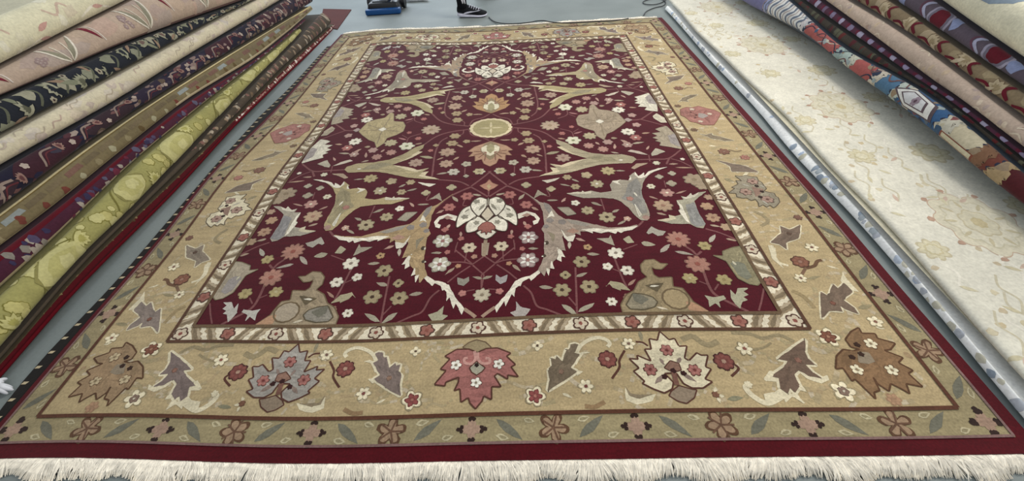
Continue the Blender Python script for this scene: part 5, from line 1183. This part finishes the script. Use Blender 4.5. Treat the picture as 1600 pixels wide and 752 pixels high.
def person():
    h0 = at((737, 26), .01); x, y = float(h0[0]), float(h0[1]) + .03
    root = empty('person', (x, y, 0)); tag(root, 'person in dark clothes and black sneakers standing beyond the far edge of the maroon rug', 'person')
    shoe(root, (0, 0, 0), -.12); shoe(root, (.10, .66, 0), -.35)
    skin = plain('skin', 'b98a6c', .55, .3); dark = plain('black_cloth', '16171b', .9, .1); grey = plain('charcoal_shirt', '2c2e34', .9, .1)
    V_, E_, Rr = [], [], []
    def ad(p, r, par=None):
        V_.append(p); Rr.append(r)
        if par is not None: E_.append((par, len(V_) - 1))
        return len(V_) - 1
    pel = ad((.0, .33, .95), (.15, .11)); wa = ad((.0, .33, 1.10), (.13, .10), pel); ch = ad((0, .33, 1.32), (.16, .11), wa); nk0 = ad((0, .33, 1.47), (.07, .065), ch); nk = ad((.01, .33, 1.54), .055, nk0)
    hd = ad((.02, .33, 1.64), (.082, .092), nk); ad((.015, .33, 1.74), (.066, .076), hd)
    hands = []
    for s, fx, fy in ((-1, -.09, 0), (1, .02, .66)):
        hp = ad((.0, .33 + s * .09, .90), .095, pel); kn = ad((fx * .5 + .03, .33 + (fy - .33) * .55 + s * .02, .50), .062, hp); an = ad((fx + .012, fy, .13), .040, kn); ad((fx + .012, fy, .07), .038, an)
        sh = ad((0, .33 + s * .18, 1.40), .058, ch); el = ad((-.03, .33 + s * .26, 1.12), .042, sh); wr = ad((.06, .33 + s * .27, .89), .028, el); pm = ad((.08, .33 + s * .27, .82), (.036, .018), wr); hands.append(pm)
        for k in range(4):
            b = ad((.056 + .017 * k, .33 + s * .27, .775), .0095, pm); m = ad((.062 + .017 * k, .33 + s * .262, .745), .0088, b); ad((.066 + .016 * k, .33 + s * .25, .718 + .006 * abs(k - 1.5)), .0075, m)
        tb = ad((.118, .33 + s * .262, .80), .011, pm); ad((.128, .33 + s * .252, .765), .009, tb)
    skin_mesh('body', V_, E_, Rr, skin, root, 1)
    def cloth(name, idx_pts, edges, rad, mat): skin_mesh(name, idx_pts, edges, rad, mat, root, 1)
    cloth('shirt', [(0, .33, 1.00), (0, .33, 1.12), (0, .33, 1.32), (0, .33, 1.45), (0, .14, 1.41), (-.02, .085, 1.25), (0, .52, 1.41), (-.02, .575, 1.25)], [(0, 1), (1, 2), (2, 3), (2, 4), (4, 5), (2, 6), (6, 7)], [(.17, .125), (.15, .115), (.175, .125), (.085, .08), .072, .062, .072, .062], grey)
    cloth('trousers', [(0, .33, 1.02), (0, .33, .92), (0, .24, .88), (-.02, .14, .50), (-.08, 0, .16), (0, .42, .88), (.045, .53, .50), (.03, .66, .16)], [(0, 1), (1, 2), (2, 3), (3, 4), (1, 5), (5, 6), (6, 7)], [(.16, .12), (.165, .125), .105, .078, .062, .105, .078, .062], dark)
    # ankle sock with white stripes, hair, face
    for fx, fy in ((-.078, 0), (.032, .66)):
        bm = bmesh.new(); tube(bm, [(fx, fy, .085), (fx - .002, fy, .12), (fx - .004, fy, .19)], [.047, .044, .048], 14); bm_obj('sock', bm, dark, root)
        bm = bmesh.new(); tube(bm, [(fx + .012, fy - .047, .128), (fx + .004, fy - .05, .17)], .007, 6); tube(bm, [(fx + .03, fy - .035, .122), (fx + .022, fy - .04, .165)], .007, 6); bm_obj('sock_stripe', bm, plain('white_knit', 'd0d0d6', .8, .2), root)
    bm = bmesh.new(); bmesh.ops.create_uvsphere(bm, u_segments=20, v_segments=12, radius=1); 
    for v in list(bm.verts):
        if v.co.z < -.25 or (v.co.x > .55 and v.co.z < .35): bm.verts.remove(v)
    for v in bm.verts: v.co = Vector((.005 + v.co.x * .098, .33 + v.co.y * .085, 1.70 + v.co.z * .10))
    bm_obj('hair', bm, plain('dark_hair', '1d1612', .7, .3), root)
    bm = bmesh.new(); tube(bm, [(.09, .33, 1.68), (.118, .33, 1.645), (.098, .33, 1.635)], [.008, .014, .006], 8); bm_obj('nose', bm, skin, root)
    for s in (-1, 1):
        bm = bmesh.new(); bmesh.ops.create_uvsphere(bm, u_segments=10, v_segments=8, radius=.011); bmesh.ops.translate(bm, verts=bm.verts, vec=(.092, .33 + s * .032, 1.68)); bm_obj('eye', bm, plain('eye_white', '40352c', .3, .5), root)
        bm = bmesh.new(); bmesh.ops.create_uvsphere(bm, u_segments=10, v_segments=8, radius=1)
        for v in bm.verts: v.co = Vector((.01 + v.co.x * .018, .33 + s * .088 + v.co.y * .008, 1.66 + v.co.z * .03))
        bm_obj('ear', bm, skin, root)
    bm = bmesh.new(); tube(bm, [(.09, .305, 1.60), (.099, .33, 1.598), (.09, .355, 1.60)], [.003, .006, .003], 8); bm_obj('mouth', bm, plain('lips', '8a5048', .5, .3), root)
person()
# pale rolled rug lying far behind, its lower edge just in view
def far_roll():
    c0, c1 = at((634, 4), 0), at((668, 3), 0); bm = bmesh.new(); O = (c0 + c1) / 2; d = c1 - c0
    tube(bm, [(-d[0] * .5, .03 - d[1] * .5, .026), (-d[0] * .25, .032, .027), (0, .03, .026), (d[0] * .25, .031, .027), (d[0] * .5, .03 + d[1] * .5, .026)], [.022, .026, .025, .026, .022], 16)
    o = bm_obj('rolled_rug', bm, plain('pale_wool', 'eceef0', .95, .1, .15, 60)); o.location = (O[0], O[1], 0)
    tag(o, 'short pale rolled rug on the floor between the vacuum cleaner and the sneaker', 'rug')
far_roll()
